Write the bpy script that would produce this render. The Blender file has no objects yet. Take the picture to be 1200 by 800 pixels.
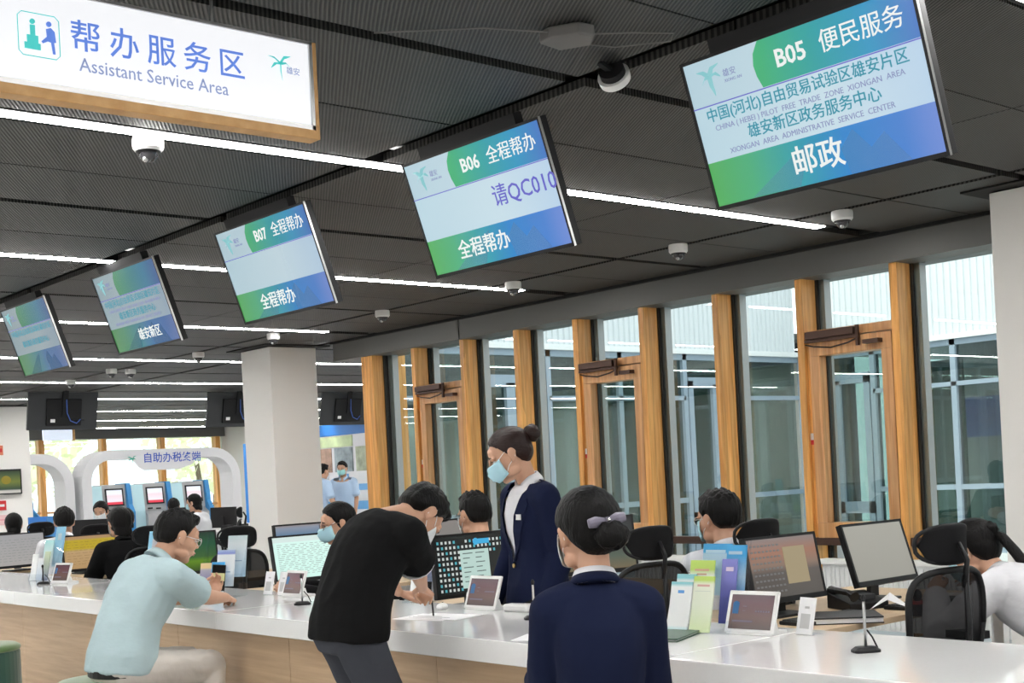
import bpy, bmesh, math, random
from mathutils import Vector, Matrix, noise
random.seed(7)
SC = bpy.context.scene
COL = SC.collection
PI = math.pi
# ---------------------------------------------------------------- camera
EYE = 1.4
YAW, ROLL = math.radians(49.4), .0505
cd = bpy.data.cameras.new('camera'); cam = bpy.data.objects.new('camera', cd); COL.objects.link(cam)
r = Vector((math.cos(YAW), math.sin(YAW), 0)); f = Vector((-math.sin(YAW), math.cos(YAW), 0)); up = Vector((0, 0, 1))
cx = r * math.cos(ROLL) - up * math.sin(ROLL); cy = r * math.sin(ROLL) + up * math.cos(ROLL)
m = Matrix.Identity(4)
for i in range(3):
    m[i][0] = cx[i]; m[i][1] = cy[i]; m[i][2] = -f[i]
m[2][3] = EYE
cam.matrix_world = m
cd.sensor_width = 36; cd.lens = 45.72; cd.shift_y = .1279; cd.clip_start = .05; cd.clip_end = 300
SC.camera = cam
# ---------------------------------------------------------------- sky, exposure
SC.view_settings.view_transform = 'Standard'; SC.view_settings.look = 'None'
SC.view_settings.exposure = .14; SC.view_settings.gamma = 1
W = bpy.data.worlds.new('overcast_sky'); SC.world = W; W.use_nodes = True
bg = W.node_tree.nodes['Background']; bg.inputs[0].default_value = (.86, .93, 1, 1); bg.inputs[1].default_value = 2.6
sd = bpy.data.lights.new('sun', 'SUN'); sd.energy = 2.6; sd.angle = .25; sd.color = (1, .96, .88)
so = bpy.data.objects.new('sun', sd); COL.objects.link(so); so.rotation_euler = (math.radians(38), math.radians(-14), 0)
STRIP_POWER = 42.0
# ---------------------------------------------------------------- materials
def _n(nt, t, **kw):
    n = nt.nodes.new(t)
    for k, v in kw.items(): setattr(n, k, v)
    return n
def mat(name, col, rough=.5, metal=0, emit=0, ecol=None, bump=0, bscale=40, var=0, vscale=6, spec=.5, coat=0, stretch=None, alpha=1, sheen=0):
    m = bpy.data.materials.new(name); m.use_nodes = True; nt = m.node_tree; b = nt.nodes['Principled BSDF']
    c = (*col, 1); b.inputs['Base Color'].default_value = c
    b.inputs['Roughness'].default_value = rough; b.inputs['Metallic'].default_value = metal
    b.inputs['Specular IOR Level'].default_value = spec; b.inputs['Coat Weight'].default_value = coat; b.inputs['Coat Roughness'].default_value = .05
    if sheen: b.inputs['Sheen Weight'].default_value = sheen
    if emit:
        b.inputs['Emission Color'].default_value = (*(ecol or col), 1); b.inputs['Emission Strength'].default_value = emit
    if alpha < 1: b.inputs['Alpha'].default_value = alpha
    if bump or var:
        tc = _n(nt, 'ShaderNodeTexCoord'); mp = _n(nt, 'ShaderNodeMapping'); nt.links.new(tc.outputs['Object'], mp.inputs[0])
        if stretch: mp.inputs['Scale'].default_value = stretch
    if var:
        no = _n(nt, 'ShaderNodeTexNoise'); no.inputs['Scale'].default_value = vscale; no.inputs['Detail'].default_value = 5
        nt.links.new(mp.outputs[0], no.inputs['Vector'])
        mx = _n(nt, 'ShaderNodeMix', data_type='RGBA')
        mx.inputs[6].default_value = (*[x * (1 - var) for x in col], 1); mx.inputs[7].default_value = (*[min(1, x * (1 + var)) for x in col], 1)
        nt.links.new(no.outputs['Fac'], mx.inputs[0]); nt.links.new(mx.outputs[2], b.inputs['Base Color'])
    if bump:
        no = _n(nt, 'ShaderNodeTexNoise'); no.inputs['Scale'].default_value = bscale; no.inputs['Detail'].default_value = 3
        nt.links.new(mp.outputs[0], no.inputs['Vector'])
        bp = _n(nt, 'ShaderNodeBump'); bp.inputs['Strength'].default_value = bump; bp.inputs['Distance'].default_value = .01
        nt.links.new(no.outputs['Fac'], bp.inputs['Height']); nt.links.new(bp.outputs[0], b.inputs['Normal'])
    return m
def glow(name, stops, k=1.0, x0=0., x1=1., axis=0):
    """a lit screen: colour along the screen's own x"""
    m = bpy.data.materials.new(name); m.use_nodes = True; nt = m.node_tree; b = nt.nodes['Principled BSDF']
    b.inputs['Base Color'].default_value = (.02, .02, .02, 1); b.inputs['Roughness'].default_value = .22; b.inputs['Specular IOR Level'].default_value = .3
    tc = _n(nt, 'ShaderNodeTexCoord'); sp = _n(nt, 'ShaderNodeSeparateXYZ'); mr = _n(nt, 'ShaderNodeMapRange')
    mr.inputs[1].default_value = x0; mr.inputs[2].default_value = x1
    rp = _n(nt, 'ShaderNodeValToRGB')
    while len(rp.color_ramp.elements) < len(stops): rp.color_ramp.elements.new(.5)
    for e, (p, c) in zip(rp.color_ramp.elements, stops): e.position = p; e.color = (*c, 1)
    nt.links.new(tc.outputs['Object'], sp.inputs[0]); nt.links.new(sp.outputs[axis], mr.inputs[0]); nt.links.new(mr.outputs[0], rp.inputs[0])
    nt.links.new(rp.outputs[0], b.inputs['Emission Color']); b.inputs['Emission Strength'].default_value = k
    return m
def wood(name, c1, c2, scale=3., stretch=(12, 12, .6), rough=.45, block=0):
    m = bpy.data.materials.new(name); m.use_nodes = True; nt = m.node_tree; b = nt.nodes['Principled BSDF']; b.inputs['Roughness'].default_value = rough
    tc = _n(nt, 'ShaderNodeTexCoord'); mp = _n(nt, 'ShaderNodeMapping'); mp.inputs['Scale'].default_value = stretch
    nt.links.new(tc.outputs['Object'], mp.inputs[0])
    no = _n(nt, 'ShaderNodeTexNoise'); no.inputs['Scale'].default_value = scale; no.inputs['Detail'].default_value = 6; nt.links.new(mp.outputs[0], no.inputs['Vector'])
    rp = _n(nt, 'ShaderNodeValToRGB'); rp.color_ramp.elements[0].position = .35; rp.color_ramp.elements[0].color = (*c1, 1)
    rp.color_ramp.elements[1].position = .68; rp.color_ramp.elements[1].color = (*c2, 1); nt.links.new(no.outputs['Fac'], rp.inputs[0])
    nt.links.new(rp.outputs[0], b.inputs['Base Color'])
    if block:   # lamellas glued side by side, each with its own tone
        vo = _n(nt, 'ShaderNodeTexVoronoi'); vo.inputs['Scale'].default_value = 1
        m2 = _n(nt, 'ShaderNodeMapping'); m2.inputs['Scale'].default_value = (28, 22, .9); nt.links.new(tc.outputs['Object'], m2.inputs[0]); nt.links.new(m2.outputs[0], vo.inputs['Vector'])
        hs = _n(nt, 'ShaderNodeHueSaturation'); mr = _n(nt, 'ShaderNodeMapRange'); mr.inputs[3].default_value = 1 - block; mr.inputs[4].default_value = 1 + block
        sp = _n(nt, 'ShaderNodeSeparateColor'); nt.links.new(vo.outputs['Color'], sp.inputs[0]); nt.links.new(sp.outputs[0], mr.inputs[0])
        nt.links.new(mr.outputs[0], hs.inputs['Value']); nt.links.new(rp.outputs[0], hs.inputs['Color']); nt.links.new(hs.outputs[0], b.inputs['Base Color'])
    return m
def pane_mat(name, tint, refl=1.0):
    m = bpy.data.materials.new(name); m.use_nodes = True; nt = m.node_tree; nt.nodes.clear()
    o = _n(nt, 'ShaderNodeOutputMaterial'); t = _n(nt, 'ShaderNodeBsdfTransparent'); t.inputs[0].default_value = (*tint, 1)
    g = _n(nt, 'ShaderNodeBsdfGlossy'); g.inputs['Roughness'].default_value = .004; g.inputs[0].default_value = (1, 1, 1, 1)
    fr = _n(nt, 'ShaderNodeLayerWeight'); fr.inputs[0].default_value = .5
    pw = _n(nt, 'ShaderNodeMath', operation='POWER'); pw.inputs[1].default_value = 5; nt.links.new(fr.outputs['Facing'], pw.inputs[0])
    mu = _n(nt, 'ShaderNodeMath', operation='MULTIPLY_ADD'); mu.inputs[1].default_value = .95 * refl; mu.inputs[2].default_value = .045 * refl; mu.use_clamp = True
    nt.links.new(pw.outputs[0], mu.inputs[0])
    mx = _n(nt, 'ShaderNodeMixShader'); nt.links.new(mu.outputs[0], mx.inputs[0])
    nt.links.new(t.outputs[0], mx.inputs[1]); nt.links.new(g.outputs[0], mx.inputs[2]); nt.links.new(mx.outputs[0], o.inputs[0])
    return m
def mesh_ceiling_mat():
    m = bpy.data.materials.new('expanded metal ceiling'); m.use_nodes = True; nt = m.node_tree; b = nt.nodes['Principled BSDF']
    b.inputs['Roughness'].default_value = .55; b.inputs['Metallic'].default_value = .3
    tc = _n(nt, 'ShaderNodeTexCoord'); mp = _n(nt, 'ShaderNodeMapping'); mp.inputs['Rotation'].default_value = (0, 0, math.radians(31.5)); nt.links.new(tc.outputs['Object'], mp.inputs[0])
    wv = _n(nt, 'ShaderNodeTexWave', wave_type='BANDS', bands_direction='Y'); wv.inputs['Scale'].default_value = 21; nt.links.new(mp.outputs[0], wv.inputs['Vector'])
    rp = _n(nt, 'ShaderNodeValToRGB'); rp.color_ramp.elements[0].position = .35; rp.color_ramp.elements[0].color = (.011, .011, .0105, 1)
    rp.color_ramp.elements[1].position = .8; rp.color_ramp.elements[1].color = (.076, .074, .068, 1)
    nt.links.new(wv.outputs[0], rp.inputs[0]); nt.links.new(rp.outputs[0], b.inputs['Base Color'])
    bp = _n(nt, 'ShaderNodeBump'); bp.inputs['Distance'].default_value = .004; bp.inputs['Strength'].default_value = .6; nt.links.new(wv.outputs[0], bp.inputs['Height']); nt.links.new(bp.outputs[0], b.inputs['Normal'])
    return m
WHITE_Q = mat('polished white quartz', (.86, .86, .855), .085, var=.025, vscale=90, coat=.3)
PAINT = mat('off-white paint', (.80, .785, .755), .7, bump=.05, bscale=60)
PAINTW = mat('white wall paint', (.72, .71, .69), .75)
OAK = wood('pale oak veneer', (.52, .36, .225), (.62, .45, .29), 3, (.8, 6, 14))
PINE = wood('orange lacquered timber', (.60, .262, .058), (.80, .42, .125), 3, (14, 14, .8), .35, .2)
PINE_D = wood('orange timber sash', (.5, .235, .085), (.66, .37, .17), 3, (14, 14, .8), .35, .12)
DESKW = wood('light desk laminate', (.58, .42, .26), (.66, .5, .33), 3, (8, .8, 8))
FLOOR = mat('grey stone floor', (.62, .61, .59), .25, var=.08, vscale=3)
MESHC = mesh_ceiling_mat()
VOID = mat('black ceiling void', (.008, .008, .008), .9)
GREYH = mat('dark grey metal fascia', (.12, .12, .113), .5, .2)
STRIPM = mat('lit strip diffuser', (1, 1, 1), .5, emit=STRIP_POWER, ecol=(1, .985, .96))
BLACKP = mat('black plastic', (.008, .008, .009), .45, spec=.3)
BLACKM = mat('black matt plastic', (.012, .012, .013), .65, spec=.25)
DGREY = mat('dark grey plastic', (.04, .042, .045), .5, spec=.3)
GREYP = mat('grey plastic', (.3, .3, .31), .5)
GASK = mat('dark rubber gasket', (.018, .018, .016), .6)
ALU = mat('pale grey aluminium', (.36, .37, .38), .4, .4)
BRONZE = mat('dark bronze metal', (.07, .035, .024), .4, .4)
WHITEP = mat('white plastic', (.78, .78, .77), .35)
WHITEM = mat('white metal', (.8, .8, .79), .4)
SILVER = mat('silver metal', (.5, .5, .5), .3, .9)
CHROME = mat('chrome', (.7, .7, .7), .15, 1)
GLASS = pane_mat('clear window glass', (.86, .9, .88), 1.25)
GLASS_D = pane_mat('tinted facade glass', (.5, .6, .58), 1.5)
ACRYL = pane_mat('clear acrylic', (.95, .965, .975), .3)
DOME = mat('smoked dome', (.03, .03, .035), .05, spec=.9)
PAPER = mat('white paper', (.82, .82, .83), .7)
RED = mat('red plastic', (.55, .02, .02), .5)
# ---------------------------------------------------------------- mesh helpers
class MB:
    def __init__(s): s.v = []; s.f = []; s.m = []; s.mi = 0; s.T = Matrix.Identity(4)
    def add(s, vs, fs):
        o = len(s.v); s.v += [tuple(s.T @ Vector(v)) for v in vs]; s.f += [tuple(i + o for i in f) for f in fs]; s.m += [s.mi] * len(fs); return s
    def box(s, x0, x1, y0, y1, z0, z1):
        return s.add([(x0, y0, z0), (x1, y0, z0), (x1, y1, z0), (x0, y1, z0), (x0, y0, z1), (x1, y0, z1), (x1, y1, z1), (x0, y1, z1)],
                     [(0, 3, 2, 1), (4, 5, 6, 7), (0, 1, 5, 4), (1, 2, 6, 5), (2, 3, 7, 6), (3, 0, 4, 7)])
    def prism(s, pts, z0, z1, axis='z'):
        """outline pts extruded; axis z: (x,y), y: (x,z) extruded along y, x: (y,z)"""
        n = len(pts)
        g = {'z': lambda a, b, c: (a, b, c), 'y': lambda a, b, c: (a, c, b), 'x': lambda a, b, c: (c, a, b)}[axis]
        return s.add([g(a, b, z0) for a, b in pts] + [g(a, b, z1) for a, b in pts],
                     [tuple(range(n))[::-1], tuple(range(n, 2 * n))] + [(i, (i + 1) % n, (i + 1) % n + n, i + n) for i in range(n)])
    def lathe(s, prof, n=24, c=(0, 0, 0), axis='z', arc=2 * PI):
        vs = []; fs = []; k = len(prof)
        for i in range(n):
            a = arc * i / n
            for (rr, z) in prof:
                p = (rr * math.cos(a), rr * math.sin(a), z)
                if axis == 'y': p = (p[0], p[2], p[1])
                if axis == 'x': p = (p[2], p[0], p[1])
                vs.append((p[0] + c[0], p[1] + c[1], p[2] + c[2]))
        for i in range(n):
            for j in range(k - 1):
                a, b = i * k + j, ((i + 1) % n) * k + j; fs.append((a, b, b + 1, a + 1))
        return s.add(vs, fs)
    def cyl(s, c, rr, h, n=20, axis='z', r2=None):
        r2 = rr if r2 is None else r2
        return s.lathe([(0, 0), (rr, 0), (r2, h), (0, h)], n, c, axis)
    def tube(s, pts, rr, n=8, flat=1.0, closed=False):
        pts = [Vector(p) for p in pts]; k = len(pts); vs = []; fs = []
        rs = rr if isinstance(rr, (list, tuple)) else [rr] * k
        u = None
        for i, p in enumerate(pts):
            t = (pts[min(i + 1, k - 1)] - pts[max(i - 1, 0)]).normalized()
            if u is None: u = t.orthogonal().normalized()
            u = (u - t * u.dot(t)).normalized(); w = t.cross(u)
            for j in range(n):
                a = 2 * PI * j / n; vs.append(tuple(p + u * math.cos(a) * rs[i] + w * math.sin(a) * rs[i] * flat))
        for i in range(k - 1):
            for j in range(n): fs.append((i * n + j, i * n + (j + 1) % n, (i + 1) * n + (j + 1) % n, (i + 1) * n + j))
        fs += [tuple(range(n))[::-1], tuple(range((k - 1) * n, k * n))]
        return s.add(vs, fs)
    def bar(s, p, q, w, h=None):
        """square bar between two points"""
        p = Vector(p); q = Vector(q); h = h or w; t = (q - p).normalized()
        a = Vector((0, 0, 1)) if abs(t.z) < .9 else Vector((0, 1, 0)); x = t.cross(a).normalized(); y = x.cross(t)
        vs = [tuple(e + x * i * w / 2 + y * j * h / 2) for e in (p, q) for i, j in ((-1, -1), (1, -1), (1, 1), (-1, 1))]
        return s.add(vs, [(0, 3, 2, 1), (4, 5, 6, 7), (0, 1, 5, 4), (1, 2, 6, 5), (2, 3, 7, 6), (3, 0, 4, 7)])
    def ell(s, c, rad, R=None, n=16, k=10):
        R = R or Matrix.Identity(3); vs = [tuple(Vector(c) + R @ Vector((0, 0, -rad[2])))]; fs = []
        for i in range(1, k):
            t = -PI / 2 + PI * i / k
            for j in range(n):
                a = 2 * PI * j / n; vs.append(tuple(Vector(c) + R @ Vector((rad[0] * math.cos(t) * math.cos(a), rad[1] * math.cos(t) * math.sin(a), rad[2] * math.sin(t)))))
        vs.append(tuple(Vector(c) + R @ Vector((0, 0, rad[2])))); top = len(vs) - 1
        for j in range(n):
            fs.append((0, 1 + (j + 1) % n, 1 + j)); b = 1 + (k - 2) * n; fs.append((top, b + j, b + (j + 1) % n))
        for i in range(k - 2):
            for j in range(n): a = 1 + i * n; fs.append((a + j, a + (j + 1) % n, a + n + (j + 1) % n, a + n + j))
        return s.add(vs, fs)
    def loft(s, rings):
        """rings: lists of points, equal counts; closed ends"""
        n = len(rings[0]); vs = [tuple(p) for rg in rings for p in rg]; fs = []
        for i in range(len(rings) - 1):
            for j in range(n): fs.append((i * n + j, i * n + (j + 1) % n, (i + 1) * n + (j + 1) % n, (i + 1) * n + j))
        k = (len(rings) - 1) * n; fs += [tuple(range(n))[::-1], tuple(range(k, k + n))]
        return s.add(vs, fs)
    def mesh(s, name, mats, smooth=False):
        me = bpy.data.meshes.new(name); me.from_pydata(s.v, [], s.f)
        for m_ in (mats if isinstance(mats, (list, tuple)) else [mats]): me.materials.append(m_)
        if any(s.m): me.polygons.foreach_set('material_index', s.m)
        me.update()
        bm = bmesh.new(); bm.from_mesh(me); bmesh.ops.recalc_face_normals(bm, faces=bm.faces); bm.to_mesh(me); bm.free()
        if smooth: me.shade_smooth()
        return me
def link(name, me, parent=None, loc=None, rot=None):
    o = bpy.data.objects.new(name, me); COL.objects.link(o)
    if parent: o.parent = parent
    if loc: o.location = loc
    if rot: o.rotation_euler = rot
    return o
def bevel(o, w=.004, seg=2, ang=.6):
    b = o.modifiers.new('bevel', 'BEVEL'); b.width = w; b.segments = seg; b.limit_method = 'ANGLE'; b.angle_limit = ang; return o
def part(name, mb, m, parent=None, bev=0, smooth=False, loc=None, rot=None, seg=2):
    o = link(name, mb.mesh(name, m, smooth), parent, loc, rot)
    if bev: bevel(o, bev, seg)
    return o
def thing(name, label, cat, loc=(0, 0, 0), rz=0, group=None):
    o = link(name, None, None, loc, (0, 0, rz)); o.empty_display_size = .05
    return tag(o, label, cat, group)
def tag(o, label, cat, group=None):
    o['label'] = label; o['category'] = cat
    if group: o['group'] = group
    return o
def struct(name, mb=None, m=None, loc=None, bev=0):
    o = part(name, mb, m, None, bev) if mb else link(name, None)
    if loc: o.location = loc
    o['kind'] = 'structure'; return o
def copy_tree(o, parent=None):
    c = o.copy(); COL.objects.link(c); c.parent = parent
    for ch in list(o.children): copy_tree(ch, c)
    return c
def B(*a): return MB().box(*a)
def text(body, size, m, parent, loc, rot=(PI / 2, 0, 0), ext=.0006, align='CENTER', bold=0, name='lettering', sx=1):
    cu = bpy.data.curves.new(name, 'FONT'); cu.body = body; cu.size = size; cu.align_x = align; cu.align_y = 'CENTER'; cu.extrude = ext; cu.offset = bold * size; cu.resolution_u = 2
    o = bpy.data.objects.new(name, cu); COL.objects.link(o)
    me = bpy.data.meshes.new_from_object(o.evaluated_get(bpy.context.evaluated_depsgraph_get())); bpy.data.objects.remove(o)
    me.materials.clear(); me.materials.append(m)
    o = link(name, me, parent, loc, rot); o.scale = (sx, 1, 1); return o
# ================================================================ the setting
CZ = 2.95
struct('floor', MB().box(-33, 5.5, -6.5, 8.4, -.1, 0).box(-33, -12.15, 8.4, 17.5, -.1, 0), FLOOR)
# ceiling: void slab, expanded metal panels, light strips between them
ceil = struct('ceiling', MB().box(-33, 5.5, -6.5, 8.4, CZ + .09, CZ + .2).box(-33, -12.15, 8.4, 17.5, CZ + .09, CZ + .2), VOID)
SX = [-5.27 - 3.08 * k for k in range(9)] + [-2.19, .89, 3.97]
XE = [-3.68 - 3.06 * k for k in range(-3, 10)]
def in_strip(x): return any(abs(x - s) < .1 for s in SX)
YS = [-6.3, -4.2, -2.22, -.24, 1.74, 3.66, 5.68, 7.0, 7.95]
pm = {}
def cpanel(x0, x1, y0, y1, name='ceiling_panel'):
    k = (round(x1 - x0, 2), round(y1 - y0, 2))
    if k not in pm: pm[k] = B(0, k[0], 0, k[1], 0, .035).mesh(name, MESHC)
    link(name, pm[k], ceil, (x0, y0, CZ))
xs = []
for s in sorted(SX):
    xs += [(s + .085, s + .77), (s + .78, s + 1.515), (s + 1.585, s + 2.285), (s + 2.295, s + 2.995)]
for (a, b) in xs:
    if a > 5: continue
    for j in range(len(YS) - 1):
        y0, y1 = YS[j], YS[j + 1]
        if a < -13.5 and j < 5: continue
        if a > -2.2 and j < 2: continue
        cpanel(a, min(b, 5.4), y0 + (.055 if j == 5 else .006), y1 - (.055 if j in (4, 6) else .006))
far = MB()      # the far bays, too flat to tell panels apart one by one
for (a, b) in xs:
    if a < -13.5:
        for y0, y1 in ((-6.3, -.2), (-.2, 3.6)): far.box(a, b, y0, y1 - .01, CZ, CZ + .03)
    if b < -12.1:
        for y0, y1 in ((8.02, 10.5), (10.5, 13), (13, 15.2), (15.2, 17.3)): far.box(a, b, y0, y1 - .012, CZ, CZ + .03)
o = part('far_ceiling_panels', far, MESHC, ceil); o['kind'] = 'stuff'
# light strips
sm = None
for i, s in enumerate(SX):
    y1 = 7.4 if s > -12 else (17.2 if s > -32 else 17)
    o = thing('ceiling_light_strip', '', 'light', (s, 0, CZ))
    order = ['first and nearest', 'second', 'third', 'fourth', 'fifth', 'sixth', 'seventh', 'eighth', 'ninth']
    if i < 9: o['label'] = 'long white light strip in the ceiling, %s from the front of the hall' % order[i]
    else: o['label'] = 'long white light strip in the dark ceiling outside the picture, overhead'
    o['group'] = 'ceiling light strips'
    y0 = -6.2
    part('diffuser', B(-.041, .041, y0, y1 - .03, -.003, .03), STRIPM, o)
    part('housing', MB().box(-.068, -.049, y0, y1, 0, .07).box(.049, .068, y0, y1, 0, .07).box(-.05, .05, y1 - .03, y1 + .04, 0, .07), BLACKM, o)
# header over the window wall
struct('trim_1', MB().box(-12.3, 3, 8.0, 8.42, 2.74, 3.04).box(-11.83, 3, 8.0, 8.4, 3.0, 3.1), GREYH)
part('shadow_gap', B(-12.3, 3, 7.96, 8.0, 2.93, 2.96), VOID, bpy.data.objects['trim_1'])
part('fascia_joint', B(-10.035, -10.027, 7.996, 8.0, 2.74, 2.93), VOID, bpy.data.objects['trim_1'])
# window wall right: posts and windows
WALL = struct('wall_right')
def post(x0, x1):
    p = part('post', B(x0, x1, 8.05, 8.22, .1, 2.75), PINE, WALL, .003)
    part('gasket', MB().box(x0 - .02, x1 + .018, 8.222, 8.243, .1, 2.75), GASK, p)
    part('outer_mullion', MB().box(x0 - .02, x1 + .06, 8.252, 8.33, .1, 2.8), ALU, p)
PX = [-5.2 + .816 * k for k in range(-7, 9)]
for x in PX: post(x, x + .062)
p = part('post', B(-11.83, -11.62, 8.05, 8.22, .1, 2.75), PINE, WALL, .003)
part('gasket', B(-11.62, -11.6, 8.19, 8.243, .1, 2.75), GASK, p); part('outer_mullion', B(-11.62, -11.53, 8.252, 8.33, .1, 2.8), ALU, p)
part('end_face', B(-11.83, -11.635, 8.22, 8.5, .1, 2.75), PINE, p)
part('sill', B(-11.8, 3, 8.02, 8.3, 0, .1), ALU, WALL)
# windows: glass, opening wooden sashes in every third bay, rail and radiators
bays = [-11.6] + [x + .062 for x in PX]
STICK = mat('sticker white', (.75, .75, .75), .5)
wn = 0
for i in range(len(bays) - 1):
    a, b = bays[i], bays[i + 1] - .062
    wn += 1
    w = struct('window_%d' % wn)
    part('pane', B(a + .005, b - .01, 8.245, 8.25, .1, 2.74), GLASS, w)
    if i % 3 == 1:      # opening sash
        z0, z1 = .79, 2.27; y0, y1 = 8.06, 8.2
        part('transom', B(a, b, 8.08, 8.22, z1 + .01, z1 + .075), PINE_D, w, .002)
        part('sash_bottom', B(a + .035, b - .012, y0, y1, z0, z0 + .12), PINE_D, w, .004)
        part('sash_top', B(a + .035, b - .012, y0, y1, z1 - .12, z1), PINE_D, w, .004)
        part('sash_stile', B(a + .035, a + .125, y0, y1, z0 + .12, z1 - .12), PINE_D, w, .004)
        part('sash_stile', B(b - .10, b - .012, y0, y1, z0 + .12, z1 - .12), PINE_D, w, .004)
        part('sash_seal', MB().box(a + .124, a + .138, y0 + .08, y1 - .01, z0 + .12, z1 - .12).box(b - .112, b - .1, y0 + .08, y1 - .01, z0 + .12, z1 - .12), GASK, w)
        part('sash_pane', B(a + .125, b - .1, 8.15, 8.155, z0 + .12, z1 - .12), GLASS, w)
        part('jamb', B(a, a + .033, 8.08, 8.22, .8, z1 + .01), PINE, w)
        op = part('window_opener', MB().box(a + .05, a + .47, 7.99, 8.055, z1 + .005, z1 + .06).box(a + .03, a + .49, 8.01, 8.05, z1 - .02, z1 + .004), BRONZE, w, .004)
        part('opener_arm', MB().bar((a + .49, 8.02, z1 + .07), (a + .49, 8.02, z1 - .08), .022).box(a + .54, a + .67, 8.0, 8.06, z1 - .075, z1 - .045), BRONZE, op)
        cb = MB().tube([(a + .02, 8.04, z1 - .03), (a + .1, 8.03, z1 - .05), (a + .25, 8.03, z1 - .07), (a + .4, 8.03, z1 - .05), (a + .5, 8.03, z1 - .02)], .006, 6)
        part('cable', cb, BLACKP, op)
        part('sticker', MB().box(a - .018, a + .028, 8.075, 8.079, 1.53, 1.58), STICK, w)
        part('red_sticker', MB().box(a - .018, a + .028, 8.075, 8.079, 1.495, 1.53), RED, w)
    part('rail', B(a, b, 8.06, 8.14, .74, .8), BRONZE, w, .003)
RIB = mat('white enamelled radiator', (.78, .8, .8), .35)
for k in range(4):
    x0 = -11.45 + 1.9 * k
    o = thing('radiator', '', 'radiator', (x0, 7.86, 0), 0, 'radiators under the windows')
    q = MB().box(0, 1.45, 0, .03, .16, .62)
    part('panel', q, RIB, o); q = MB()
    for j in range(36): q.box(.01 + j * .04, .03 + j * .04, -.012, 0, .17, .6)
    part('ribs', q, RIB, o)['kind'] = 'stuff'
    part('top_grille', B(-.01, 1.46, -.03, .06, .62, .66), WHITEM, o, .004)
    part('foot', MB().box(.1, .14, 0, .04, 0, .16), WHITEM, o); part('foot', MB().box(1.3, 1.34, 0, .04, 0, .16), WHITEM, o)
    o['label'] = ['white ribbed radiator at the left end of the window wall', 'white ribbed radiator under the windows behind the standing woman', 'white ribbed radiator under the windows behind the office chairs', 'white ribbed radiator seen between the two dark monitors on the right desk', 'white ribbed radiator under the rightmost windows'][k]
# pillars
def pillar(n, x0, x1, y0, y1):
    o = struct('wall_pillar_%s' % n, B(x0, x1, y0, y1, 0, CZ - .02), PAINT, None, .006)
    part('shadow_gap', MB().box(x0 - .12, x1 + .12, y0 - .12, y1 + .12, CZ - .012, CZ - .001), VOID, o)
    part('skirting', MB().box(x0 - .01, x1 + .01, y0 - .01, y1 + .01, 0, .1), GREYP, o)
pillar('right', -4.02, -3.38, 7.33, 7.97)
pillar('centre', -13.3, -12.66, 7.4, 8.0)
pillar('left', -22.7, -22.05, 6.6, 8.17)
pillar('near', 5.3, 5.9, 7.33, 7.97)
# room shell out of view
struct('wall_front', B(5.5, 5.7, -6.5, 8.4, 0, 3.1), PAINTW)
struct('wall_near', B(-33, 5.5, -6.7, -6.5, 0, 3.1), PAINTW)
struct('wall_right_end', B(3, 5.5, 8.0, 8.3, 0, 3.1), PAINTW)
# far wall with timber posts and bright windows
FX = -32.2
fw = struct('wall_left')
part('header', B(FX - .5, FX, -6.5, 17.3, 2.8, 3.05), GREYH, fw)
for k in range(14):
    y = 17.1 - 1.62 * k
    part('post', B(FX - .28, FX - .05, y - .07, y + .07, .1, 2.8), PINE, fw)
part('sill', B(FX - .3, FX, -6.5, 17.3, 0, .35), PAINTW, fw)
part('pane', B(FX - .2, FX - .195, -6.5, 17.3, .35, 2.8), GLASS, fw)
part('transom', B(FX - .25, FX - .12, -6.5, 17.3, .95, 1.0), PINE_D, fw)
# back wall of the side wing
wb = struct('wall_back', B(-33, -12.0, 17.3, 17.5, 0, 3.05), PAINTW)
# ---------------------------------------------------------------- wing facing the courtyard
FB = mat('blue-grey facade metal', (.33, .4, .47), .4, .2)
PARA = mat('white corrugated cladding', (.68, .70, .71), .6)
CONC = mat('pale courtyard paving', (.62, .62, .6), .8)
struct('floor_courtyard', B(-12.1, 12, 8.45, 30, -.12, 0), CONC)
def corrug(n, along, a0, a1, fixed, z0, z1):
    """ribbed parapet as one folded sheet"""
    q = MB(); k = int((a1 - a0) / .1); pts = []
    for i in range(k):
        u = a0 + i * .1
        for du, d in ((0, 0), (.04, 0), (.05, .024), (.09, .024)): pts.append((u + du, d))
    pts.append((a0 + k * .1, 0))
    vs = []; fs = []
    for (u, d) in pts:
        for z in (z0, z1):
            vs.append((fixed + d, u, z) if along == 'y' else (u, fixed - d, z))
    for i in range(len(pts) - 1): fs.append((2 * i, 2 * i + 2, 2 * i + 3, 2 * i + 1))
    q.add(vs, fs); return q
wg = struct('wall_wing')
part('parapet', corrug(0, 'y', 8.5, 16.2, -12.1, 2.98, 5.3), PARA, wg)['kind'] = 'stuff'
part('parapet', corrug(0, 'x', -12.1, 9, 16.2, 2.98, 5.3), PARA, wg)['kind'] = 'stuff'
part('parapet_trim', MB().box(-12.16, -12.04, 8.45, 16.2, 2.92, 2.99).box(-12.1, 9, 16.14, 16.28, 2.92, 2.99), WHITEM, wg)
part('roof', MB().box(-33.2, -12.2, 8.45, 17.6, 3.2, 3.3).box(-12.2, 9, 16.4, 24, 3.2, 3.3), GREYH, wg)
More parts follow.
